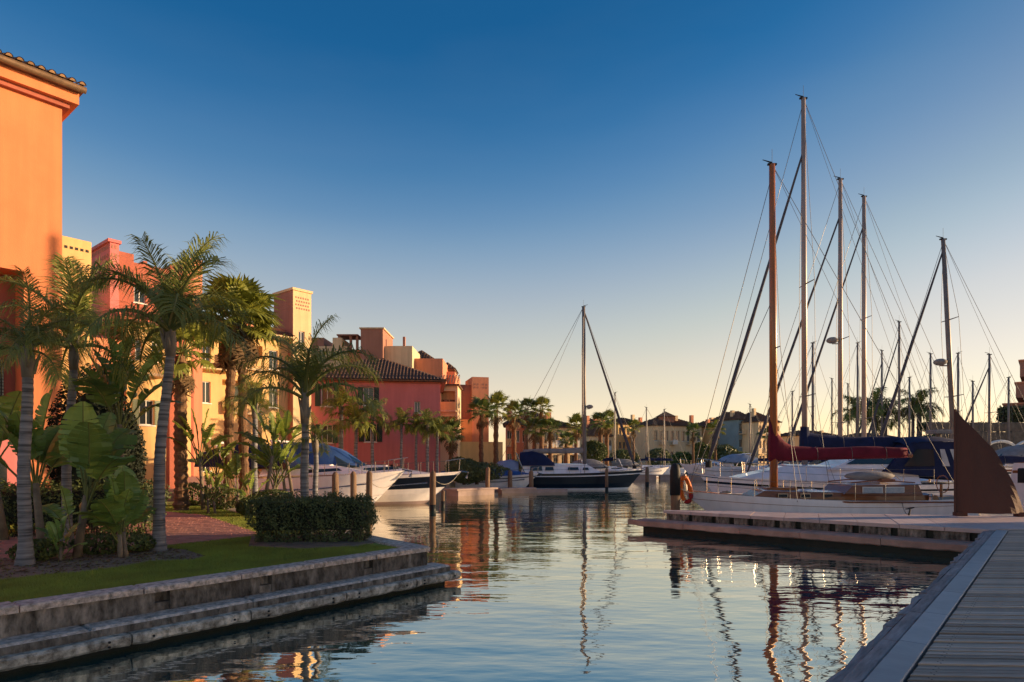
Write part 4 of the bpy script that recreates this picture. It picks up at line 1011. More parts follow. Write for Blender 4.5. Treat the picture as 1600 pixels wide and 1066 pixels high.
def annex(t, zt):
    win(t, .45, zt - 1.9, zt - .8, .55); win(t, 1.45, zt - 1.9, zt - .8, .55); win(t, .95, zt - 5.2, zt - 3.9, .7, shutters=M_SHUTL)
    MB().box(.1, 1.8, -.7, -.006, zt - 2.7, zt - 2.55).build('balcony_slab', M_CREAM, t)
    MB().box(.1, 1.8, -.7, -.62, zt - 2.547, zt - 2.0).build('balcony_wall', M_YELLOW, t)
    o = MB().box(-.15, 2.05, -.35, 3.0, zt + .003, zt + .10).build('roof', M_TILE, t)
    stuff(tile_strip(MB(), (-.15, -.4, zt + .12), (2.05, -.4, zt + .12), (0, 1, .45), 1.6, .24, .08).build('roof_tiles', M_TILE, o))
za_ = Z(503, 32.5) - QZ + .05
slab('small ochre annex with tiled roof between the left palms', 'ochre_annex', M_YELLOW, 198, 32.5, 1.9, 2.2, 503, front=[(.175, .725, za_ - 1.9, za_ - .8), (1.175, 1.725, za_ - 1.9, za_ - .8), (.6, 1.3, za_ - 5.2, za_ - 3.9)], extra=annex)
# ochre apartments
Yo = 42.0; zo = Z(508, Yo) - QZ
oc = thing('ochre_apartments', 'sunlit ochre apartment block with tiled balcony roofs behind the palms', 'building', near_corner(312, Yo), ANG)
fl = [(.12, .72), (4.9, 5.6)]
rowz = [(Z(628, Yo)-QZ, Z(594, Yo)-QZ), (Z(563, Yo)-QZ, Z(530, Yo)-QZ), (1.0, 2.3)]
ops = [(a, c, z0, z1) for (a, c) in fl for (z0, z1) in rowz] + [(1.25, 2.2, Z(566, Yo)-QZ, Z(526, Yo)-QZ, 1.1), (2.6, 4.4, Z(566, Yo)-QZ, Z(526, Yo)-QZ, 1.1), (1.5, 4.4, Z(640, Yo)-QZ, Z(588, Yo)-QZ, 1.1), (1.5, 4.4, .2, 2.6, 1.1)]
block(oc, 'wall', M_YELLOW, 0, 6.9, 0, 9, 0, zo, front=ops, left=[(2.0, 2.8, 4.0, 5.2), (2.0, 2.8, 7.2, 8.4), (5.0, 5.8, 4.0, 5.2), (5.0, 5.8, 7.2, 8.4)])
MB().box(-.012, 0.0, .004, 9, 0, zo - .004).build('shaded_end_wall', M_SALMON, oc)  # salmon sheet over the ochre end wall, half shade put into its colour
for (a, c) in fl:
    for (z0, z1) in rowz: win(oc, (a+c)/2, z0, z1, c-a, shutters=None, frame=M_FRAME)
for (a, c, z0, z1, d_) in [o_ for o_ in ops if len(o_) == 5]:
    MB().box(a + .05, c - .05, -.30, -.004, z0 - .12, z0 + .02).build('balcony_slab', M_CREAM, oc)
    MB().box(a + .05, c - .05, -.30, -.22, z0 + .02, z0 + .72).build('balcony_wall', M_YELLOW, oc)
    d2 = MB().box((a+c)/2 - .5, (a+c)/2 + .5, 1.0, 1.09, z0, z0 + 1.9).build('balcony_door', M_FRAME, oc)
    MB().box((a+c)/2 - .44, (a+c)/2 + .44, .985, 1.0, z0 + .06, z0 + 1.84).build('pane', M_PANE, d2)
for (x0, x1, z_) in ((-.35, 2.3, Z(574, Yo)-QZ), (2.5, 6.5, Z(506, Yo)-QZ), (-.2, 2.3, Z(504, Yo)-QZ)):
    o = MB().box(x0, x1, -.8, -.01, z_ - .09, z_).build('canopy', M_CREAM, oc)
    stuff(tile_strip(MB(), (x0, -.85, z_ + .03), (x1, -.85, z_ + .03), (0, 1, .42), .95, .24, .085).build('roof_tiles', M_TILE, o))
MB().box(.6, 6.8, .4, 8.8, zo + .003, zo + .8).build('attic', M_SALMON, oc)

# ochre tower with lattice vents
tw = thing('ochre_tower', 'square ochre lattice-vented tower above the palms, left of the pink house', 'tower', near_corner(458, 46.5), ANG)
zt = Z(452, 46.5) - QZ
block(tw, 'wall', M_TOWER, 0, 1.5, 0, 2.6, 0, zt, front=[(.45, .95, zt - 4.2, zt - 2.9)])
MB().box(-.012, -.001, .004, 2.6, 0, zt - .004).build('shaded_end_wall', M_BROWNST, tw)  # face turned from the sun; shade painted as terracotta over pale ochre
win(tw, .7, zt - 4.2, zt - 2.9, .5)
MB().box(-.09, 1.59, -.09, 2.69, zt + .003, zt + .18).build('cornice', M_TOWER, tw)
b = MB()
for r_ in range(4):
    for i in range(6): b.box(.18 + i*.2 + (.07 if r_ % 2 else 0), .29 + i*.2 + (.07 if r_ % 2 else 0), -.012, .02, zt - .55 - r_*.26, zt - .42 - r_*.26)
    for i in range(8): b.box(-.026, .01, .25 + i*.28 + (.07 if r_ % 2 else 0), .37 + i*.28 + (.07 if r_ % 2 else 0), zt - .55 - r_*.26, zt - .42 - r_*.26)
stuff(b.build('lattice_vents', M_BROWNST, tw))

# pink house with hipped tile roof
Yp = 50.0; hx0, hx1 = X(478, Yp), X(688, Yp); zi = Z(599, Yp) - QZ
ph = thing('pink_house', 'pink stucco house with brown hipped tile roof facing the moored cruisers', 'building', (hx1, Yp, QZ - .05), R(7.5))
wl_ = [(507, 525, 602, 636, True), (570, 586, 606, 634, True), (508, 524, 664, 692, True), (572, 590, 662, 690, True), (648, 657, 627, 645, False)]
ops = [(X(a, Yp)*1.0 - hx1, X(c, Yp) - hx1, Z(e, Yp) - QZ, Z(d, Yp) - QZ) for (a, c, d, e, s_) in wl_]
HX0 = hx0 - hx1
block(ph, 'wall', M_PINK, HX0, 0, 0, 9, 0, zi, front=ops, depth=.28)
for (a, c, z0, z1), w_ in zip(ops, wl_):
    win(ph, (a+c)/2, z0, z1, c-a, .22, shutters=M_SHUT if w_[4] else None)
for px_ in (583, 598, 613): MB().box(X(px_, Yp) - hx1 - .10, X(px_, Yp) - hx1 + .10, -.02, -.004, 0.9, 1.35).build('floor_vent', M_IRON, ph)
MB().box(HX0 - .1, .1, -.1, 9.1, zi + .003, zi + .12).build('cornice', M_RED, ph)
hip_roof(ph, HX0, 0, 0, 9, zi + .24, 2.25, over=.45)

# stepped roofscape behind the pink house
Yr = 64.0
rb = thing('rooftop_block', 'stepped brownish block with chimneys and pergola above the pink house roof', 'building', (0, Yr, QZ - .05))
zz = lambda py: Z(py, Yr) - QZ
for (a, c, d, y0, y1, m) in ((480, 690, 557, 1, 9, M_SALMON), (486, 506, 527, .0, 4, M_BROWNST), (500, 545, 542, -.6, 5, M_CREAM), (524, 538, 530, -1.0, 3, M_CREAM), (546, 570, 546, -.2, 4, M_SALMON), (568, 602, 517, -1.2, 4, M_BROWNST), (602, 645, 541, -.4, 5, M_CREAM)):
    block(rb, 'wall', m, X(a, Yr), X(c, Yr), y0, y1, 0, zz(d))
pg = MB().box(X(528, Yr), X(561, Yr), -.5, 2, zz(525), zz(523)).build('pergola_roof', M_BROWNST, rb)
for px_ in (531, 549, 559): MB().box(X(px_, Yr) - .12, X(px_, Yr) + .12, -.3, -.1, zz(546), zz(525) - .003).build('pergola_post', M_BROWNST, rb)
MB().box(X(628, Yr), X(631.5, Yr), .5, .9, zz(545), zz(524)).build('chimney', M_BROWNST, rb)
MB().box(X(566, Yr), X(604, Yr), -1.3, 4.1, zz(517) + .003, zz(515)).build('cornice', M_CREAM, rb)

# cream blocks right of the pink house
Yc = 58.0; zc = lambda py: Z(py, Yc) - QZ
cb = thing('cream_balcony_block', 'cream block with stacked sunlit balconies right of the pink house', 'building', (0, Yc, QZ - .05))
block(cb, 'wall', M_CREAM, X(686, Yc), X(715, Yc), 0, 5, 0, zc(602), front=[(X(689, Yc), X(711, Yc), zc(640), zc(610), 1.3), (X(689, Yc), X(711, Yc), zc(678), zc(650), 1.3), (X(700, Yc), X(710, Yc), zc(700), zc(686), .4)])
for (za, zb_) in ((zc(643), zc(628)), (zc(681), zc(666))):
    MB().box(X(687, Yc), X(713, Yc), -.5, -.004, za, za + .15).build('balcony_slab', M_CREAM, cb)
    MB().box(X(687, Yc), X(713, Yc), -.5, -.42, za + .153, zb_).build('balcony_wall', M_YELLOW, cb)
for px_ in (694, 706):
    for (a_, c_) in ((638, 622), (676, 660)): MB().box(X(px_, Yc) - .3, X(px_, Yc) + .3, 1.2, 1.29, zc(a_), zc(c_)).build('balcony_door', M_PANE, cb)
o = MB().box(X(684, Yc), X(718, Yc), -.5, 5.3, zc(602) + .003, zc(600)).build('roof', M_TILE, cb)
stuff(tile_strip(MB(), (X(684, Yc), -.55, zc(600)), (X(718, Yc), -.55, zc(600)), (0, 1, .5), 2.2, .27, .09).build('roof_tiles', M_TILE, o))
Yd = 70.0; zd = lambda py: Z(py, Yd) - QZ
c2 = thing('cream_terrace_block', 'cream tiled block rising behind the pink house corner', 'building', (0, Yd, QZ - .05))
block(c2, 'wall', M_CREAM, X(630, Yd), X(680, Yd), 0, 8, 0, zd(568)); block(c2, 'wall', M_SALMON, X(676, Yd), X(712, Yd), -1, 6, 0, zd(582), front=[(X(684, Yd), X(690, Yd), zd(604), zd(592)), (X(699, Yd), X(705, Yd), zd(604), zd(592))])
hip_roof(c2, X(630, Yd), X(680, Yd), 0, 8, zd(566), 1.6, over=.4, pitch=.3)
hip_roof(c2, X(688, Yd), X(708, Yd), 0, 4, zd(576), .8, over=.2, pitch=.3)
# orange block with tower
Ye = 62.0; ze_ = lambda py: Z(py, Ye) - QZ
obk = thing('orange_tower_block', 'orange red block with vented tower beside the fan palms', 'building', near_corner(712, Ye), R(14))
block(obk, 'wall', M_RED, 0, 3.0, 0, 6, 0, ze_(600)); block(obk, 'tower', M_SALMON, 1.55, 3.2, -.35, 3.5, 0, ze_(588), front=[])
block(obk, 'wall', M_ORANGE, -.5, 1.52, -.6, 3, 0, ze_(655), front=[(0.1, .6, ze_(690), ze_(678))])
b = MB()
for x_ in (1.75, 2.05, 2.6, 2.9):
    for z_ in (ze_(601), ze_(606)): b.box(x_, x_ + .14, -.363, -.34, z_, z_ + .18)
stuff(b.build('lattice_vents', M_BROWNST, obk))
MB().box(-.9, 4.4, -1.2, -.9, 0, ze_(690)).build('garden_wall', M_YELLOW, obk)
# low cream houses
Yf = 92.0
def low_house(label, px0, px1, py_e, py_r, Y, m, seed, wins=3, name='low_house', rot=0):
    t = thing(name, label, 'house', (X((px0+px1)/2, Y), Y, QZ - .05), rot); e = Z(py_e, Y) - QZ; x1 = (px1-px0)*Y/2000; x0 = -x1; rr = random.Random(seed)
    ops = []
    w = (x1-x0)/wins; fl = max(1, int(e/3.0)); fh = e/fl
    for i in range(wins):
        for j in range(fl):
            c = x0 + w*(i + .5); ops.append((c - min(.5, w*.3), c + min(.5, w*.3), fh*j + fh*.28, fh*j + fh*.78))
    block(t, 'wall', m, x0, x1, 0, 8, 0, e, front=ops, depth=.3)
    for (a, c, z0, z1) in ops: win(t, (a+c)/2, z0, z1, c-a, .25)
    hip_roof(t, x0, x1, 0, 8, e + .14, (py_e - py_r)*Y/1000*1.25, over=.4, pitch=.36)
    for i in range(wins):
        if rr.random() < .45 and fl > 1:
            c = x0 + w*(i + .5); z0 = fh*rr.choice(range(1, fl)) + fh*.12
            MB().box(c - w*.42, c + w*.42, -1.1, -.005, z0 - .14, z0).build('balcony_slab', M_CREAM, t)
            MB().box(c - w*.42, c + w*.42, -1.1, -1.0, z0 + .003, z0 + .95).build('balcony_wall', rr.choice((M_CREAM, M_YELLOW, M_WHITEW)), t)
        if rr.random() < .25:
            c = x0 + w*(i + .5); hh_ = e + (py_e - py_r)*Y/1000*1.2
            MB().box(c - .35, c + .35, 2.2, 2.9, e, hh_ + rr.uniform(.3, 1.2)).build('chimney', rr.choice((M_CREAM, M_SALMON)), t)
        if rr.random() < .3:
            c = x0 + w*(i + .5); MB().add([(c - w*.4, -.01, 2.9), (c + w*.4, -.01, 2.9), (c + w*.4, -1.6, 2.3), (c - w*.4, -1.6, 2.3)], [(0, 1, 2, 3)]).build('awning', rr.choice((M_WHITEW, M_BURG, M_YELLOW)), t)
    return t
low_house('low salmon house with dark roof behind the blue-covered boat', 790, 826, 664, 652, 90, M_SALMON, 1)
low_house('low cream house with brown roof left of the dark yacht mast', 832, 905, 668, 655, 88, M_CREAM, 2, 5, rot=R(22))
ph2 = low_house('pale stucco house rising behind the low cream house', 812, 850, 652, 644, 108, M_CREAM, 3, 4)
low_house('far apartment block with brown roof just right of the dark yacht mast', 915, 962, 682, 659, 140, M_CREAM, 4, 6, 'far_block', R(32))
low_house('far sunlit yellow block left of the wide dark-roofed block', 958, 1024, 664, 655, 150, M_YELLOW, 5, 8, 'far_block', R(32))
low_house('wide far block with long dark roof behind the furled jib', 1012, 1106, 666, 655, 140, M_CREAM, 6, 9, 'far_block', R(24))
kk = thing('roof_turret', 'small turret with pyramid roof above the wide far block', 'turret', (X(1042, 141), 142.5, QZ))
MB().box(-1.6, 1.6, -1.5, 1.5, 0, Z(656, 141)).build('wall', M_BROWNST, kk)
MB().add([(-2, -2, Z(656, 141)+.01), (2, -2, Z(656, 141)+.01), (2, 2, Z(656, 141)+.01), (-2, 2, Z(656, 141)+.01), (0, 0, Z(647, 141))], [(0, 1, 4), (1, 2, 4), (2, 3, 4), (3, 0, 4), (3, 2, 1, 0)]).build('roof', M_TILE, kk)
low_house('far sunlit yellow block right of the furled jib', 1104, 1152, 668, 659, 145, M_YELLOW, 7, 6, 'far_block', R(32))
low_house('tall far block with blue grey gable left of the wooden mast', 1150, 1182, 656, 645, 138, M_GREYBL, 8, 3, 'far_block', R(24))
low_house('tall far block with sunlit balconies left of the wooden mast', 1176, 1228, 660, 646, 136, M_CREAM, 9, 6, 'far_block', R(32))
low_house('far low block seen between the masts', 1236, 1330, 682, 675, 150, M_CREAM, 10, 9, 'far_block', R(24))
low_house('far low block seen right of the tallest masts', 1330, 1432, 686, 679, 146, M_SALMON, 11, 9, 'far_block', R(24))
# right bank: stone wall, hedge and terraced block
sw = thing('stone_wall', 'long brown stone retaining wall behind the boats at right', 'wall', (X(1468, 60), 60, QZ))
for i in range(16):
    MB().bbox(i*1.7, i*1.7 + 1.685, jit(.03), .6, 0, Z(675, 60) - QZ + jit(.05), .05).build('stone', M_STONE, sw)
for i in range(16):
    MB().bbox(i*1.7 - .8, i*1.7 + .885, .1 + jit(.03), .7, Z(675, 60) - QZ + .055, Z(660, 60) - QZ + jit(.05), .05).build('stone', M_STONE, sw)
box_hedge('dark green hedge on top of the stone wall at right', 0, 7, -.6, .6, 0, 2.0, 3500, .22, loc=(X(1566, 62), 62.2, Z(668, 62)), seed=15, m=M_HEDGE)
box_hedge('dark green hedge above the stone wall left of the steel sail', 0, 3.2, -.6, .6, 0, .8, 1200, .2, loc=(X(1440, 62), 62.2, Z(674, 62)), seed=16, m=M_HEDGE)
Yt = 66.0
tb = thing('terraced_block', 'brown stepped apartment terraces at the right edge', 'building', (X(1568, Yt), Yt, QZ - .05), R(-40))
for (px_, pb, pt_) in [(1568, 650, 632), (1580, 622, 600), (1584, 590, 566), (1592, 556, 534)]:
    x0 = (X(px_, Yt) - X(1568, Yt))*1.25
    MB().box(x0, x0 + 18, 0, 9, Z(pb, Yt) - QZ, Z(pt_, Yt) - QZ).build('balcony_wall', M_BROWNST, tb)
    MB().box(x0 - .12, x0 + 18, -.12, 9, Z(pt_, Yt) - QZ + .003, Z(pt_, Yt) - QZ + .16).build('coping', M_SALMON, tb)
block(tb, 'wall', M_BROWNST, 2.4, 18, 1.6, 9.5, 0, Z(540, Yt) - QZ)
# unseen block added off to the right, sized to shade the garden and boardwalk
sb_ = thing('added_shade_block', 'unseen terracotta block added beyond the right edge to shade the near garden', 'building', (31, 19.7, QZ - .1), R(-90))
fops = [(1.3 + 3.6*i, 2.7 + 3.6*i, 1.2 + 3*j, 2.7 + 3*j) for i in range(4) for j in range(3)]
block(sb_, 'wall', M_SALMON, 0, 15, 0, 9, 0, 10.2, front=fops, depth=.3)
for (a, c, z0, z1) in fops: win(sb_, (a+c)/2, z0, z1, c-a, .25, bars=True)
hip_roof(sb_, 0, 15, 0, 9, 10.34, 1.5, over=.4, pitch=.5)

# ------------------------------------------------------------------ boats (local +x = bow, z = 0 at the waterline)
def hull(parent, L, B, fb, fs, mats, rake=.9, transom=.72, rows=None, flare=.0, name='hull', draft=.35, full=.5):
    """rows: list of (height fraction, half-beam factor, material index of the strip below this row)"""
    rows = rows or [(1.0, 1.0, 0), (.86, 1.0, 1), (.80, .995, 0), (.35, .95, 0), (.10, .86, 2), (0.0, .80, 3), (-.5, .55, 3), (-1.0, .02, 3)]
    N = 22; st = []
    def hb(t): return B/2*(transom + (1 - transom)*math.sin(math.pi*min(1, t/.55)/2) if t < .55 else 1 - ((t - .55)/.45)**(1.6 + full))
    def sh(t): return fs + (fb - fs)*(t**1.8) + .10*(1 - t)**3 - .06*math.sin(math.pi*t)
    rings = []
    for i in range(N + 1):
        t = i/N; b_ = max(hb(t), .012); s_ = sh(t); ring = []
        for (h, k, mi) in rows:
            z = s_*h if h >= 0 else draft*h
            kk = k - flare*(1 - h)*t**2 if h >= 0 else k*(1 - .5*t)
            x = L*t - rake*(1 - max(h, -.4))*t**5 + .25*(1 - h)*(1 - t)**6
            ring.append((x, b_*max(kk, .02), z))
        rings.append(ring)
    b = MB()
    for s_ in (1, -1):
        for j in range(len(rows) - 1):
            b.mi = rows[j][2]
            r2 = [[(x, s_*y, z) for (x, y, z) in (rg[j], rg[j+1])] for rg in rings]
            if s_ < 0: r2 = [r_[::-1] for r_ in r2]
            b.loft(r2)
    b.mi = rows[0][2]
    rg = rings[0]; b.face([(x, y, z) for (x, y, z) in rg] + [(x, -y, z) for (x, y, z) in rg[::-1]])
    b.build(name, mats, parent, smooth=True)
    d = MB(); d.loft([[(r_[0][0], r_[0][1]*.985, r_[0][2] - .03), (r_[0][0], 0, r_[0][2] - .0), (r_[0][0], -r_[0][1]*.985, r_[0][2] - .03)] for r_ in rings])
    return sh, hb, d

def cabin(parent, name, m, x0, x1, w0, w1, zb0, zb1, h, rf=.5, ra=.2, tum=.12, top_m=None):
    """trunk cabin: x0 aft, x1 fore; sloping front (rf) and aft (ra) ends, sides leaning in"""
    def ring(x, w, z): return [(x, w/2, z), (x, -w/2, z)]
    b = MB(); t = tum
    v = [(x0, w0/2, zb0), (x0, -w0/2, zb0), (x1, -w1/2, zb1), (x1, w1/2, zb1),
         (x0 + ra, w0/2 - t, zb0 + h), (x0 + ra, -w0/2 + t, zb0 + h), (x1 - rf, -w1/2 + t, zb1 + h*.86), (x1 - rf, w1/2 - t, zb1 + h*.86)]
    b.add(v, [(0, 1, 5, 4), (1, 2, 6, 5), (2, 3, 7, 6), (3, 0, 4, 7), (3, 2, 1, 0)])
    b.mi = 1
    mid = [(x0 + ra - .03, 0, zb0 + h + .07), (x1 - rf + .03, 0, zb1 + h*.86 + .06)]
    b.add([v[4], v[5], v[6], v[7], *mid], [(0, 4, 5, 3), (4, 1, 2, 5), (0, 1, 4), (2, 3, 5)])
    return b.build(name, [m, top_m or m], parent)

def portlights(parent, xs, y_at, z, w, h, m=M_PANE, both=True):
    for x in xs:
        for s in ((1, -1) if both else (1,)):
            y = y_at*s; f = MB().box(x - w/2 - .03, x + w/2 + .03, min(y, y + .02*s), max(y, y + .02*s), z - h/2 - .03, z + h/2 + .03).build('porthole', M_STEEL, parent)
            y2 = y + .022*s; MB().box(x - w/2, x + w/2, min(y2, y2 + .008*s), max(y2, y2 + .008*s), z - h/2, z + h/2).build('pane', m, f)

def rails(parent, L, sh, hb, t0, t1, n, h=.62, wires=2, pulpit=True, r=.0095):
    for s in (1, -1):
        tops = []
        for i in range(n + 1):
            t = t0 + (t1 - t0)*i/n; p = Vector((L*t, s*max(hb(t) - .05, .05), sh(t)))
            MB().cyl(p, p + Vector((0, 0, h)), r, n=5).build('stanchion', M_STEEL, parent); tops.append(p)
        for k in range(wires):
            MB().tube([p + Vector((0, 0, h*(1 - .45*k) - .02)) for p in tops], .007, 4).build('lifeline', M_WIRE, parent)
    if pulpit:
        pts = [(L*t1, hb(t1) - .05, sh(t1) + h), (L*.99, .12, sh(1) + h + .05), (L*1.01, 0, sh(1) + h + .06), (L*.99, -.12, sh(1) + h + .05), (L*t1, -hb(t1) + .05, sh(t1) + h)]
        o = MB().tube(pts, .018, 6).build('pulpit', M_STEEL, parent)
        MB().cyl((L*.985, .1, sh(1)), (L*.99, .12, sh(1) + h + .05), .015, n=5).cyl((L*.985, -.1, sh(1)), (L*.99, -.12, sh(1) + h + .05), .015, n=5).build('pulpit_leg', M_STEEL, o)

def rig(parent, xm, zd, top, m, r, L, B, sh, spreaders=(.42, .72), jib=None, forestay=True, jib_r=.07, boom=None, cover=None, backstay=True, head=True, radome=None, lean=0.0, wires_r=.011, shrouds=True, sw=.75):
    """mast with its standing rigging; z measured from the waterline. jib=(foot x, foot z, height fraction)"""
    def mp(z): return Vector((xm + lean*(z - zd), 0, z))
    o = MB().tube([mp(zd - .3), mp(zd + (top - zd)*.5), mp(top)], [r, r*.97, r*.78], 10).build('mast', m, parent, smooth=True)
    for k, f in enumerate(spreaders):
        z = zd + (top - zd)*f; wd = sw*(1 - .25*f)
        MB().tube([mp(z) + Vector((-.12, wd, .05)), mp(z), mp(z) + Vector((-.12, -wd, .05))], [.018, .03, .018], 6).build('spreader', M_MASTD, o)
    if head:
        MB().tube([mp(top), mp(top) + Vector((0, 0, .06)), mp(top) + Vector((.35, 0, .16))], [.05, .03, .012], 6).cyl(mp(top), mp(top) + Vector((0, 0, .55)), .007, n=4).box(xm + lean*(top-zd) - .16, xm + lean*(top-zd) + .16, -.05, .05, top - .03, top + .03).build('masthead_fitting', M_BLACK, o)
    if shrouds:
        for s in (1, -1):
            zs = [zd + (top - zd)*f for f in spreaders]
            pts = [Vector((xm - .15, s*B*.47, sh(.55)))] + [mp(z) + Vector((-.12, s*sw*(1 - .25*f), .05)) for z, f in zip(zs, spreaders)] + [mp(top - .05)]
            MB().tube(pts, wires_r, 4).build('shroud', M_WIRE, parent)
            if zs: MB().tube([Vector((xm - .45, s*B*.46, sh(.5))), mp(zs[0] - .05)], wires_r*.85, 4).build('shroud', M_WIRE, parent)
    if backstay: MB().tube([(0.1, 0, sh(0)), mp(top)], wires_r, 4).build('backstay', M_WIRE, parent)
    if forestay: MB().tube([(L*.985, 0, sh(1)), mp(zd + (top - zd)*(forestay if forestay is not True else .99))], wires_r, 4).build('forestay', M_WIRE, parent)
    if jib:
        fx, fz, ff = jib; a = Vector((fx, 0, fz)); e = mp(zd + (top - zd)*ff); n = 16; pts = []; rad = []
        for i in range(n + 1):
            t = i/n; pts.append(a.lerp(e, t)); rad.append(jib_r*(.35 if i == 0 else (1.0 - .62*t))*rnd.uniform(.93, 1.07))
        MB().tube(pts, rad, 8).build('furled_jib', M_JIB, parent, smooth=True)
        MB().cyl(a + Vector((0, 0, -.25)), a + Vector((0, 0, .02)), jib_r*1.3, n=10).build('furling_drum', M_BLACK, parent)
    if boom:
        x1, z0, z1, rb, bm = boom
        bo = MB().tube([(xm - .1, 0, z0), (x1, 0, z1)], rb, 8).build('boom', bm, parent)
        if cover:
            cm, r0, r1, collar = cover; rings = []; n = 18
            for i in range(n + 1):
                t = i/n; x = xm + .16 + (x1 - xm + .05)*t; z = z0 + (z1 - z0)*t + .02
                rr_ = r0 + (r1 - r0)*t; up = rr_*(1.25 + .10*math.sin(t*11) + (collar*max(0, 1 - t/.16)**1.6))
                ring = []
                for q in range(12):
                    a = 2*math.pi*q/12; yy = rr_*.75*math.cos(a)*(1 + .06*math.sin(9*t + q)); zz_ = math.sin(a)
                    ring.append((x, yy, z + (up*zz_ + up*.55 if zz_ > 0 else rr_*.7*zz_ + up*.55*0)))
                rings.append(ring)
            MB().loft(rings, closed=True, caps=True).build('sail_cover', cm, bo, smooth=True)
            for t in (.3, .55, .8):
                x = xm + (x1 - xm)*t; z = z0 + (z1 - z0)*t; zz_ = (r0 + (r1 - r0)*t)
                MB().tube([(x, zz_*.95*math.cos(a), z + (zz_*2.1*math.sin(a) if math.sin(a) > 0 else zz_*.85*math.sin(a))) for a in [2*math.pi*q/12 for q in range(13)]], .012, 4).build('tie', M_WIRE, bo)
        MB().tube([(x1, 0, z1), mp(top)], wires_r*.7, 4).build('topping_lift', M_WIRE, parent)
    if radome:
        z, side = radome; MB().ball(mp(z) + Vector((side, 0, 0)), .30, .30, .17, 12, 6).build('radome', M_GREYC, o, smooth=True)
        MB().box(min(0, side) + xm + lean*(z-zd), max(0, side) + xm + lean*(z-zd), -.05, .05, z - .20, z - .15).build('radome_bracket', M_STEEL, o)
    return o

# ---- white yacht with varnished trim (front right), bow to the left
L1, Y1 = 10.4, 23.4
s1 = thing('wooden_trim_yacht', 'white sailing yacht with varnished cabin sides and burgundy sail cover', 'sailboat', (X(1504, Y1) + .1, Y1, 0), R(180) + .035)
sh1, hb1, dk = hull(s1, L1, 3.1, 1.20, 0.90, [M_GEL, M_TEAK, M_STRIPE, M_ANTIF], rake=1.5, transom=.55,
                    rows=[(1.06, 1.0, 0), (.93, 1.0, 0), (.83, .995, 1), (.815, .993, 0), (.35, .95, 0), (.10, .86, 2), (0.0, .80, 3), (-.5, .55, 3), (-1.0, .02, 3)])
dk.build('deck', M_DECKT, s1)
xm1 = 16.35 - .03 - 9.22
cabin(s1, 'cabin', M_TEAK, 1.6, 8.2, 1.9, 1.2, .84, 1.03, .30, rf=.5, ra=.1, tum=.04, top_m=M_GEL)
dh = cabin(s1, 'deckhouse', M_TEAK, 2.2, 5.0, 1.8, 1.75, 1.15, 1.18, .36, rf=.35, ra=.12, tum=.08, top_m=M_GEL)
for (xa, xb) in ((2.85, 3.55), (3.62, 4.35)):
    for s in (1, -1):
        f = MB().box(xa, xb, .855*s if s > 0 else -.875, .875 if s > 0 else -.855, 1.18, 1.44).build('cabin_window', M_FRAME, s1)
        MB().box(xa + .03, xb - .03, .877*s if s > 0 else -.885, .885 if s > 0 else -.877, 1.21, 1.41).build('pane', mat('reflection_tinted_glass', (.30, .38, .46), .12, .5, 9, c2=(.55, .58, .6), spec=.7), f)  # pale reflection put into the mottled pane colour
portlights(s1, (5.5, 6.3, 7.1), .70, 1.12, .30, .11)
MB().bbox(6.4, 7.5, -.35, .35, 1.30, 1.40, .03).build('fore_hatch', M_TEAK, s1)
hr = MB()
for s in (1, -1): hr.tube([(2.4, s*.75, 1.58), (3.2, s*.76, 1.64), (4.0, s*.76, 1.64), (4.7, s*.74, 1.58)], .025, 6)
hr.build('handrail', M_TEAK, s1)
MB().ball((3.7, .2, 1.80), .95, .32, .17, 14, 6).build('upturned_dinghy', M_GREYC, s1, smooth=True)
MB().bbox(3.0, 3.5, -.15, .6, 1.60, 1.70, .02).build('locker', M_TEAK, s1)
MB().tube([(.2, 1.25, .94), (1.2, 1.42, .93), (L1*.5, 1.56, .95), (L1*.8, 1.02, 1.08), (L1*.97, .2, 1.24)], .035, 6).build('toe_rail', M_TEAK, s1)
MB().tube([(.2, -1.25, .94), (1.2, -1.42, .93), (L1*.5, -1.56, .95), (L1*.8, -1.02, 1.08), (L1*.97, -.2, 1.24)], .035, 6).build('toe_rail', M_TEAK, s1)
rails(s1, L1, sh1, hb1, .16, .9, 7)
rig(s1, xm1, 1.15, Z(262, Y1), M_MASTW, .135, L1, 3.1, sh1, spreaders=(.44,), jib=None, boom=(xm1 - 5.1, Z(716, Y1), Z(712, Y1), .07, M_MASTW), cover=(M_BURG, .20, .15, 3.2), sw=.35, forestay=.97, lean=.006)
MB().tube([(L1*.99, 0, 1.2), (xm1 + .05, 0, Z(470, Y1))], .011, 4).build('inner_forestay', M_WIRE, s1)
for (a, c) in (((1.5, -1.4, 1.6), (2.4, -1.2, 2.2)),): MB().tube([a, c], .012, 4).build('rope', M_ROPE, s1)
MB().cyl((.9, 0, .9), (.9, 0, 1.5), .05, n=8).tube([(.85, .32*math.cos(a), 1.5 + .32*math.sin(a)) for a in [2*math.pi*i/16 for i in range(17)]], .018, 6).build('steering_wheel', M_TEAK, s1)
for (xw, yw) in ((2.0, 1.0), (2.0, -1.0), (xm1 - .4, .5), (xm1 - .4, -.5)):
    MB().tube([(xw, yw, .95), (xw, yw, 1.08), (xw, yw, 1.12), (xw, yw, 1.2)], [.09, .07, .08, .06], 10).build('winch', M_STEEL, s1)
for k_, (xr, yr) in enumerate(((6.0, .35), (8.9, .1))):
    MB().tube([(xr + (.22 - .01*i)*math.cos(i*.6), yr + (.22 - .01*i)*math.sin(i*.6), 1.36 - (.16 if k_ else 0) + .004*i) for i in range(18)], .018, 5).build('coiled_rope', M_ROPE, s1)
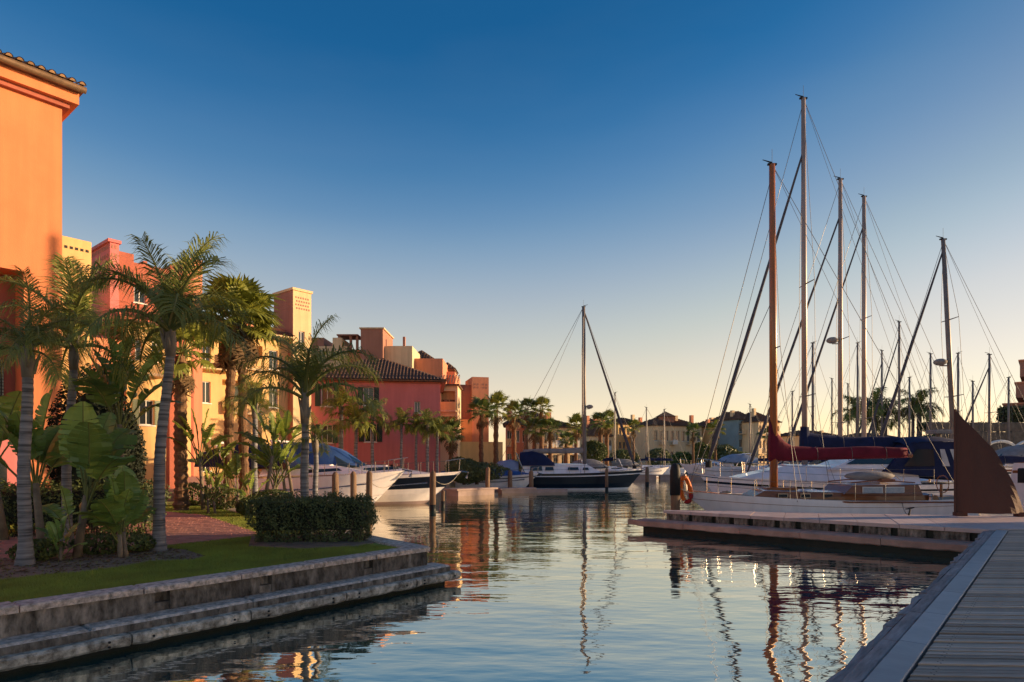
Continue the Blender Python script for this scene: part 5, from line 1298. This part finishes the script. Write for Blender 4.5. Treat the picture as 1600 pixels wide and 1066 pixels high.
for k_ in range(2):
    MB().bbox(5.4 + k_*.9, 5.9 + k_*.9, -.55, -.15, 1.2, 1.30, .03).build('hatch', M_GEL, s1)
# horseshoe buoy hung on its bow
lb = thing('horseshoe_lifebuoy', 'orange horseshoe lifebuoy hanging at the bow of the varnished yacht', 'lifebuoy', (X(1069, 23.1), 22.9, Z(765, 23)))
for (m_, a0, a1) in ((M_ORBUOY, -150, 110), (M_REDBUOY, 112, 208)):
    MB().tube([(.17*math.sin(R(a)) + .10*math.cos(R(a))*-.6, .05*math.sin(R(a)*2), .44*math.cos(R(a))) for a in range(a0, a1 + 1, 10)], .095, 10, flat=.8).build('foam_section', m_, lb, smooth=True)
MB().tube([(.02, 0, .5), (.3, 0, .62), (.6, .1, .55)], .015, 5).build('strap', M_ROPE, lb)

# ---- white motor sailer with blue canopy behind it
L2, Y2 = 11.4, 27.6
s2 = thing('blue_canopy_yacht', 'white motor sailer with navy blue cockpit canopy and boom cover', 'sailboat', (X(1502, Y2), Y2, 0), R(180) + .03)
sh2, hb2, dk = hull(s2, L2, 3.6, 1.75, 1.35, [M_GEL, M_NAVY, M_STRIPE, M_ANTIF], rake=1.3, transom=.75)
dk.build('deck', M_GEL, s2)
cabin(s2, 'cabin', M_GEL, 2.6, 10.0, 2.5, 1.3, 1.38, 1.62, .62, rf=2.2, ra=.1, tum=.2)
cabin(s2, 'pilothouse', M_GEL, 2.8, 6.3, 2.2, 1.9, 1.98, 1.98, .72, rf=1.5, ra=.1, tum=.18)
for s in (1, -1): MB().add([(3.2, s*1.03, 2.20), (5.6, s*.97, 2.20), (5.0, s*.90, 2.50), (3.3, s*.94, 2.52)], [(0, 1, 2, 3)]).build('side_window', M_PANE, s2)
b = MB(); b.add([(-.5 + 1.0, 1.35, 1.5), (4.1, 1.22, 1.9), (2.9, 1.1, 3.12), (.95, 1.1, 3.12), (.5, -1.35, 1.5), (4.1, -1.22, 1.9), (2.9, -1.1, 3.12), (.95, -1.1, 3.12)], [(0, 1, 2, 3), (5, 4, 7, 6), (1, 5, 6, 2), (4, 0, 3, 7), (3, 2, 6, 7)])
cn = b.build('canopy', M_BLUEC, s2)
M_VINYL = mat('clear_vinyl', (.50, .50, .52), .15, .25, 3, spec=.6)
for s in (1, -1):
    for (xa, xb, xc, xd) in ((2.05, 3.35, 2.75, 2.05), (1.42, 1.72, 1.78, 1.58), (.95, 1.18, 1.36, 1.2)):
        MB().add([(xa, s*1.275, 2.12), (xb, s*1.272, 2.12), (xc, s*1.175, 2.82), (xd, s*1.175, 2.82)], [(0, 1, 2, 3)]).build('clear_panel', M_PANE if xa > 1.9 else M_VINYL, cn)
MB().add([(.72, -1.0, 2.05), (.72, 1.0, 2.05), (.87, .9, 2.85), (.87, -.9, 2.85)], [(0, 1, 2, 3)]).build('clear_panel', M_VINYL, cn)
b = MB(); b.loft([[(x_, -1.15, z_ - .12), (x_, -.6, z_ + .06), (x_, 0, z_ + .12), (x_, .6, z_ + .06), (x_, 1.15, z_ - .12)] for x_, z_ in ((.3, 3.12), (1.3, 3.28), (2.6, 3.24), (3.1, 3.05))]); b.build('bimini', M_BLUEC, s2, smooth=True)
xm2 = X(1502, Y2) - X(1254, Y2)
rails(s2, L2, sh2, hb2, .2, .9, 6)
rig(s2, xm2, 1.9, Z(158, Y2), M_MASTA, .115, L2, 3.6, sh2, spreaders=(.2, .50), jib=(L2*.965, 2.3, .86), jib_r=.105, boom=(xm2 - 5.3, Z(698, Y2), Z(702, Y2), .09, M_MASTA), cover=(M_BLUEC, .25, .23, .55), lean=.004)
MB().tube([(xm2, 0, Z(712, Y2)), (xm2, 0, Z(668, Y2))], [.24, .17], 10).build('mast_cover', M_BLUEC, s2)
MB().tube([(.5, 1.3, 1.4), (.35, 1.3, 3.2), (.35, -1.3, 3.2), (.5, -1.3, 1.4)], .04, 8).build('stern_arch', M_STEEL, s2)
MB().bbox(.6, 1.3, -.4, .3, Z(678, Y2), Z(672, Y2), .03).cyl((.95, 0, 3.2), (.95, 0, Z(678, Y2)), .06).build('antenna_platform', M_GREYC, s2)

# ---- other sailing yachts, each with hull, deck, cabin and rig
def yacht(label, px_mast, Y, py_top, L=10.5, bow_left=True, m=M_MASTA, r=.12, jib=None, cover=None, hullm=None, lean=0.0, spreaders=(.45, .72), radome=None, detail=True, group='sailing yachts berthed at right', mast_t=.58, name='sailing_yacht', wires=.012, rot=0.0, boomh=None, back=True, fore=True):
    xm = L*mast_t; s = 1 if not bow_left else -1
    t = thing(name, label, 'sailboat', (X(px_mast, Y) - s*xm, Y, 0), (R(180) if bow_left else 0) + rot, group)
    hm = hullm or [M_GEL, M_NAVY, M_STRIPE, M_ANTIF]
    sh, hb, dk = hull(t, L, L*.31, 1.35*L/10.5, 1.1*L/10.5, hm, rake=1.2)
    dk.build('deck', M_GEL, t)
    cabin(t, 'cabin', M_GEL, L*.26, L*.78, L*.19, L*.11, 1.05*L/10.5, 1.2*L/10.5, .5, rf=1.0, ra=.12, tum=.12)
    portlights(t, (L*.36, L*.46, L*.56), L*.088, 1.35*L/10.5, .45, .13)
    top = Z(py_top, Y)
    bh = boomh or 2.3
    rig(t, xm, 1.5, top, m, r, L, L*.31, sh, spreaders=spreaders, jib=(L*.97, 1.7, jib) if jib else None, jib_r=.10, boom=(xm - L*.42, bh, bh - .05, .07, m), cover=(cover or M_BLUEC, .17, .13, 1.3), radome=radome, lean=lean, wires_r=wires, backstay=back, forestay=fore)
    if detail: rails(t, L, sh, hb, .15, .9, 5, wires=1)
    return t
yacht('white yacht with tall pale mast and radome, second mast right of the wooden one', 1313, 33.5, 280, 12.5, jib=.88, radome=(Z(532, 33.5), .42), r=.12, spreaders=(.18, .46))
yacht('white yacht with tall pale mast, third mast right of the wooden one', 1350, 38.5, 307, 13.0, jib=.90, r=.135, spreaders=(.20, .56), wires=.014)
yacht('yacht with dark slightly tilted mast rising behind the rust steel sail', 1493, 31.0, 374, 10.0, m=M_MASTD, r=.12, jib=.96, lean=.052, radome=(Z(566, 31), .45), spreaders=(.34, .66), mast_t=.55)
bgm = [(1405, 52, 503, 'slim mast left of the dark tilted mast', .9), (1340, 60, 536, 'short dark mast between the two tallest pale masts', None), (1378, 64, 548, 'short dark mast right of the tallest pale masts', .9),
       (1270, 50, 536, 'short mast with crosstrees just right of the white mast', None), (1454, 56, 553, 'short mast left of the dark tilted mast', None), (1497, 54, 552, 'short mast right of the dark tilted mast', None),
       (1546, 48, 554, 'slim mast standing above the rust steel sail tip at right', .9), (1238, 72, 612, 'low mast between the wooden mast and the white mast', None), (1172, 90, 632, 'distant mast left of the wooden mast', None),
       (1038, 96, 640, 'distant mast before the wide dark-roofed block', None), (1010, 94, 637, 'distant mast left of the wide dark-roofed block', None), (961, 84, 614, 'distant mast just right of the dark yacht', None), (1325, 74, 600, 'low distant mast hidden among the tall pale masts', None), (1560, 70, 640, 'low mast before the stone wall at right', None), (1300, 76, 592, 'low slim mast just left of the second pale mast', None), (1421, 62, 590, 'low slim mast left of the silhouetted palm', None), (1520, 60, 596, 'low slim mast just right of the rust sail tip', None), (1576, 58, 590, 'slim mast nearest the terraced block', None)]
for i, (px_, Y_, tp, lb_, jb) in enumerate(bgm):
    yacht('moored yacht with ' + lb_, px_, Y_, tp, min(10.5, 7.5 + Y_*.02), bow_left=i % 2 == 0, m=M_MASTD, r=.10, jib=jb, detail=False, group='masts in the background', spreaders=(.5,), wires=.013, hullm=[M_GEL, M_GEL, M_STRIPE, M_ANTIF])

# ---- dark-hulled sailing yacht in mid channel, bow right
L6, Y6 = 12.2, 52.0
s6 = thing('dark_hull_yacht', 'dark navy hulled sailing yacht with white deck moored in mid channel', 'sailboat', (X(770, Y6), Y6, 0), -.02)
sh6, hb6, dk = hull(s6, L6, 3.5, 1.55, 1.25, [M_NAVY, M_GEL, M_GEL, M_ANTIF], rake=1.3, transom=.72)
dk.build('deck', M_GEL, s6)
cabin(s6, 'cabin', M_GEL, 2.3, 8.8, 2.3, 1.4, 1.24, 1.3, .8, rf=1.2, ra=.2, tum=.15)
for (xa, xb, h0, h1) in ((3.0, 4.0, 1.5, 1.85), (4.2, 4.9, 1.52, 1.8), (6.0, 6.9, 1.55, 1.78), (7.2, 7.7, 1.55, 1.75)):
    for s in (1, -1): MB().add([(xa, s*(1.20 - .045*xa + .05), h0), (xb, s*(1.20 - .045*xb + .05), h0), (xb - .05, s*(1.20 - .045*xb - .02), h1), (xa + .05, s*(1.20 - .045*xa - .02), h1)], [(0, 1, 2, 3)]).build('side_window', M_PANE, s6)
sp = MB(); sp.loft([[(x_, -1.15*k, 1.9), (x_, -.9*k, 1.9 + h_), (x_, 0, 2.0 + h_), (x_, .9*k, 1.9 + h_), (x_, 1.15*k, 1.9)] for x_, h_, k in ((2.2, .95, 1), (3.2, 1.1, 1), (4.1, .85, .95), (5.0, .1, .85))]); sp.build('spray_hood', M_BLUEC, s6, smooth=True)
MB().tube([(2.6, 1.3, 1.3), (1.9, 1.3, 2.9), (1.9, -1.3, 2.9), (2.6, -1.3, 1.3)], .05, 6).build('radar_arch', M_STEEL, s6)
tn = MB(); tn.loft([[(x_, -1.3*k, 1.35), (x_, -.8*k, 1.35 + h_), (x_, 0, 1.5 + h_), (x_, .8*k, 1.35 + h_), (x_, 1.3*k, 1.35)] for x_, h_, k in ((-.3, .1, .8), (.5, .75, 1), (1.5, .9, 1), (2.1, .7, 1))]); tn.build('stern_awning', M_PALEC, s6, smooth=True)
rails(s6, L6, sh6, hb6, .2, .9, 7)
xm6 = X(913, Y6) - X(770, Y6)
rig(s6, xm6, 1.9, Z(480, Y6), M_MASTD, .17, L6, 3.5, sh6, spreaders=(.38, .70), jib=(L6*.94, 1.9, .98), jib_r=.13, boom=(xm6 - 5.2, Z(706, Y6), Z(708, Y6), .10, M_MASTD), cover=(M_GREYC, .16, .14, .3), radome=(Z(636, Y6), .45), wires_r=.016, lean=-.006)
MB().bbox(9.4, 10.2, -.3, .3, 1.5, 1.62, .03).build('anchor_locker', M_GEL, s6)

# ---- motor cruisers at left
def cruiser(label, bow_px, Y, L, B, fb, fs, mats, canopy=M_BLUEC, rot=0.0, name='motor_cruiser', rows=None, cover=None, flyb=False, group='motor boats', railn=8, bow_left=False):
    s = -1 if bow_left else 1
    t = thing(name, label, 'motorboat', (X(bow_px, Y) - s*L*math.cos(rot), Y - s*L*math.sin(rot), 0), rot + (math.pi if bow_left else 0), group)
    sh, hb, dk = hull(t, L, B, fb, fs, mats, rake=L*.17, transom=.9, flare=.5, rows=rows, full=1.0)
    dk.build('deck', mats[0], t)
    k = L/11.0
    cabin(t, 'coachroof', mats[0] if mats[0] is not M_NAVY else M_GEL, L*.34, L*.86, B*.72, B*.34, fs + .12*k, fb - .12*k, .45*k, rf=2.4*k, ra=.1, tum=.25*k)
    ws = MB(); z0 = fs + .5*k
    ws.add([(L*.50, B*.36, z0), (L*.56, 0, z0 + .05), (L*.50, -B*.36, z0), (L*.40, B*.33, z0 + .8*k), (L*.43, 0, z0 + .85*k), (L*.40, -B*.33, z0 + .8*k), (L*.30, B*.38, z0), (L*.30, -B*.38, z0), (L*.29, B*.34, z0 + .72*k), (L*.29, -B*.34, z0 + .72*k)],
           [(0, 1, 4, 3), (1, 2, 5, 4), (6, 0, 3, 8), (2, 7, 9, 5)])
    w_ = ws.build('windscreen', M_PANE, t)
    MB().tube([(L*.29, B*.34, z0 + .74*k), (L*.40, B*.33, z0 + .82*k), (L*.43, 0, z0 + .87*k), (L*.40, -B*.33, z0 + .82*k), (L*.29, -B*.34, z0 + .74*k)], .03, 6).build('frame', M_STEEL, w_)
    for s_ in (1, -1):
        MB().add([(L*.55, s_*B*.33, fs + .28*k), (L*.72, s_*B*.255, fs + .42*k), (L*.70, s_*B*.24, fs + .55*k), (L*.56, s_*B*.315, fs + .48*k)], [(0, 1, 2, 3)]).build('side_window', M_PANE, t)
    if canopy:
        cp = MB(); cp.loft([[(x_*L, -B*.40*q, z0 + .1), (x_*L, -B*.34*q, z0 + h_*k), (x_*L, 0, z0 + h_*k + .12), (x_*L, B*.34*q, z0 + h_*k), (x_*L, B*.40*q, z0 + .1)] for x_, h_, q in ((.04, .75, 1), (.18, 1.2, 1), (.33, 1.15, 1), (.42, .85, .95), (.52, .08, .8))])
        cp.build('canopy', canopy, t, smooth=True)
        MB().tube([(L*.22, B*.43, z0 - .3), (L*.14, B*.42, z0 + 1.35*k), (L*.14, -B*.42, z0 + 1.35*k), (L*.22, -B*.43, z0 - .3)], .07, 8).build('targa_arch', mats[0], t)
    if cover:
        cp = MB(); cp.loft([[(x_*L, -B*.47*q, fs), (x_*L, -B*.3*q, fs + h_*k), (x_*L, 0, fs + h_*k + .1), (x_*L, B*.3*q, fs + h_*k), (x_*L, B*.47*q, fs)] for x_, h_, q in ((.0, .4, .9), (.2, .9, 1), (.45, 1.05, 1), (.65, .7, .95), (.9, .2, .4))])
        cp.build('tarpaulin', cover, t, smooth=True)
    rails(t, L, sh, hb, .5, .93, railn, h=.60*k, wires=1, r=.016)
    MB().tube([(L*.985, 0, fb + .02), (L*1.03, 0, fb - .05), (L*1.02, 0, fb - .35*k)], [.05, .05, .09], 6).build('anchor', M_STEEL, t)
    MB().tube([(L*.2, B*.5, fs*.62), (L*.6, B*.492, fs*.66), (L*.85, B*.30, fb*.66)], .035, 5).tube([(L*.2, -B*.5, fs*.62), (L*.6, -B*.492, fs*.66), (L*.85, -B*.30, fb*.66)], .035, 5).build('rub_rail', M_STEEL, t)
    return t
cruiser('white motor cruiser with navy canopy, nearer of the two behind the hedge', 634, 32.0, 10.5, 3.5, 1.85, 1.45, [M_GELP, M_GELP, M_STRIPE, M_ANTIF], M_BLUEC, rot=-.05)
cruiser('cream motor cruiser with navy bow band, farther of the two behind the hedge', 722, 34.8, 11.5, 3.6, 1.75, 1.45, [M_GELP, M_GELP, M_STRIPE, M_ANTIF], M_BLUEL, rot=-.03,
        rows=[(1.0, 1.0, 0), (.90, 1.0, 4), (.52, .97, 0), (.35, .95, 0), (.10, .86, 2), (0.0, .80, 3), (-.5, .55, 3), (-1.0, .02, 3)]) if False else \
cruiser('cream motor cruiser with navy bow band, farther of the two behind the hedge', 722, 34.8, 11.5, 3.6, 1.75, 1.45, [M_GELP, M_NAVY, M_STRIPE, M_ANTIF], M_BLUEL, rot=-.03,
        rows=[(1.0, 1.0, 0), (.90, 1.0, 1), (.52, .97, 0), (.35, .95, 0), (.10, .86, 2), (0.0, .80, 3), (-.5, .55, 3), (-1.0, .02, 3)])
cruiser('motorboat under a blue tarpaulin left of the dark yacht', 842, 49.0, 7.5, 2.8, 1.35, 1.1, [M_GEL, M_NAVY, M_STRIPE, M_ANTIF], None, cover=M_BLUEL, railn=4)
cruiser('white motorboat moored beyond the bow of the dark yacht', 1004, 70, 8, 2.8, 1.4, 1.1, [M_GEL, M_GEL, M_STRIPE, M_ANTIF], M_GREYC, railn=4)
cruiser('small white motorboat before the far yellow block', 1046, 84, 8, 2.8, 1.4, 1.1, [M_GEL, M_GEL, M_STRIPE, M_ANTIF], M_GREYC, railn=4)
cruiser('white motor yacht before the wide far block', 1062, 78, 9.5, 3.2, 1.9, 1.5, [M_GEL, M_GEL, M_STRIPE, M_ANTIF], M_PALEC, railn=4, bow_left=True)
cruiser('white motorboat left of the wooden mast in the background', 1162, 74, 8.5, 3.0, 1.6, 1.3, [M_GEL, M_GEL, M_STRIPE, M_ANTIF], M_GREYC, railn=4, bow_left=True)
cruiser('white motorboat moored behind the steel sail', 1450, 40, 9.5, 3.2, 2.2, 1.8, [M_GELP, M_NAVY, M_STRIPE, M_ANTIF], M_GREYC, railn=5, bow_left=True, rot=.1)
cruiser('white motorboat with arched frame before the stone wall', 1580, 46, 9.0, 3.2, 1.9, 1.6, [M_GEL, M_GEL, M_STRIPE, M_ANTIF], M_PALEC, railn=5, bow_left=True)
# wooden-railed boat cut by the right edge
rbx = 22.6
rt = thing('rail_trimmed_boat', 'white boat with orange varnished rail cut off by the right edge', 'boat', (X(1562, rbx) , rbx, 0), 0.05)
sh7, hb7, dk = hull(rt, 8.5, 3.0, 1.7, 1.5, [M_GEL, M_TEAK, M_BLUEL, M_ANTIF], rake=.9, transom=.85)
dk.build('deck', M_DECKT, rt)
cabin(rt, 'cabin', M_GELP, 1.2, 5.2, 2.0, 1.7, 1.52, 1.55, .75, rf=.4, ra=.1, tum=.1, top_m=M_TEAK)
MB().box(1.25, 1.3, -.9, .9, 1.6, 2.0).build('cabin_door', M_TEAK, rt)
MB().tube([(.1, -1.3, 1.55), (.05, -1.32, 1.95), (1.0, -1.42, 1.98), (4, -1.45, 2.0)], .045, 6).build('rail', M_TEAK, rt)
MB().tube([(.1, 1.3, 1.55), (.05, 1.32, 1.95), (1.0, 1.42, 1.98), (4, 1.45, 2.0)], .045, 6).build('rail', M_TEAK, rt)
MB().bbox(.35, .60, -.6, -.35, 1.5, 2.1, .03).build('outboard_motor', M_BLACK, rt)
MB().tube([(.2, -1.1, 1.6), (.9, -1.0, 4.6)], .035, 6).build('flagpole', M_STEEL, rt)
MB().tube([(.3, -1.2, 1.72), (.5, -1.25, 1.78), (.8, -1.2, 1.74), (1.0, -1.1, 1.8)], [.09, .12, .1, .05], 8).build('folded_cloth', M_REDBUOY, rt)

# ------------------------------------------------------------------ mooring piles and pontoons
piles = [(524, 26.0, 738, 11, 'mooring pile left of three behind the hedge'), (552, 26.3, 737, 10, 'mooring pile in the middle of three behind the hedge'), (577, 26.6, 736, 10, 'mooring pile right of three behind the hedge'),
         (676, 30.0, 736, 10, 'tall mooring pile in front of the cruiser bows'), (692, 32.5, 766, 6, 'short mooring pile right of the tall one'), (762, 44.0, 730, 7, 'mooring pile by the end of the pontoon'),
         (797, 47.5, 735, 7, 'mooring pile at the stern of the dark yacht'), (830, 47.8, 735, 7, 'mooring pile beside the stern of the dark yacht hull'), (948, 49.2, 732, 5, 'mooring pile near the bow of the dark yacht'), (1011, 60, 730, 6, 'mooring pile beyond the bow of the dark yacht')]
for (px_, Y_, tp, w_, lb_) in piles:
    t = thing('mooring_pile', lb_, 'pile', (X(px_, Y_), Y_, 0), rnd.uniform(0, 3), 'mooring piles'); r_ = w_*Y_/2000; h_ = Z(tp, Y_)
    MB().tube([(0, 0, -1.2), (jit(.02), 0, h_*.5), (jit(.03), jit(.02), h_ - r_*.8), (0, 0, h_)], [r_*1.05, r_, r_*.97, r_*.45], 10).build('post', M_PILE, t, smooth=True)
    MB().tube([(0, 0, -.4), (0, 0, .28)], [r_*1.08, r_*1.06], 10).build('tide_band', M_NEARBLACK, t, smooth=True)
t = thing('mooring_pile', 'dark capped mooring pile beside the orange lifebuoy', 'pile', (X(1055, 22.4), 22.4, 0), 0, 'mooring piles')
MB().tube([(0, 0, -1.2), (0.01, 0, 1.2), (0, 0, 1.55)], [.17, .16, .16], 12).build('post', M_PILE, t, smooth=True)
MB().tube([(0, 0, 1.15), (0, 0, 2.0), (0, 0, 2.2), (0, 0, 2.27)], [.185, .185, .14, .05], 12).build('cap', M_PILED, t, smooth=True)
def pontoon(label, x0, y0, x1, y1, w, z=.55):
    d = Vector((x1-x0, y1-y0, 0)); L_ = d.length; t = thing('pontoon', label, 'pontoon', (x0, y0, 0), math.atan2(d.y, d.x), 'floating pontoons')
    n = int(L_/1.5)
    for i in range(n): MB().bbox(L_*i/n, L_*(i+1)/n - .015, -w/2, w/2, z - .12, z, .01).build('deck_panel', M_PONT, t)
    for i in range(max(1, n//2)): MB().box(L_*i/(n/2) + .15, L_*i/(n/2) + L_/(n/2) - .3, -w/2 + .08, w/2 - .08, -.3, z - .125).build('float', M_PONT, t)
    return t
pontoon('pink-tinted pontoon between the cruisers and the dark yacht', X(704, 42), 42, X(768, 44.5), 44.5, 1.4, .48)
pontoon('low pontoon at the stern of the dark yacht', X(778, 45), 45.5, X(835, 46), 46.5, 1.0, .36)
pontoon('far pontoon beyond the dark yacht', X(990, 74), 76, X(1120, 74), 75, 1.6, .6)
# low arched white frames at right
fr = thing('arched_railing', 'low white double-arched frame before the stone wall at right', 'frame', (X(1541, 50), 50, QZ))
for k_ in (0, 1):
    MB().tube([(k_*2.3 + 1.15 - 1.15*math.cos(a), 0, Z(702, 50) - QZ + .62*math.sin(a)) for a in [math.pi*i/12 for i in range(13)]], .11, 8).build('arch', M_FRAME, fr, smooth=True)
for k_ in (0, 1, 2): MB().cyl((k_*2.3, 0, -1.5), (k_*2.3, 0, Z(702, 50) - QZ), .09).build('post', M_FRAME, fr)

for (lb_, p0, p1, sag) in (('thin mooring rope from the varnished yacht bow to the dark capped pile', (6.6, 22.6, 1.25), (5.75, 22.4, 1.5), .12), ('thin mooring rope from the varnished yacht side to the pier cleat', (13.4, 22.0, .95), (12.05, 19.35, .86), .25),
                           ('thin mooring rope from the nearer cruiser bow to a pile', (X(628, 32), 31.9, 1.75), (X(577, 26.6), 26.6, 1.5), .5), ('thin mooring rope from the farther cruiser bow to the tall pile', (X(716, 34.8), 34.7, 1.6), (X(677, 30), 30.0, 1.5), .4)):
    a, c = Vector(p0), Vector(p1)
    tag(MB().tube([a.lerp(c, i/10) - Vector((0, 0, sag*4*(i/10)*(1 - i/10))) for i in range(11)], .014, 5).build('mooring_rope', M_ROPE), lb_, 'rope', 'mooring ropes')
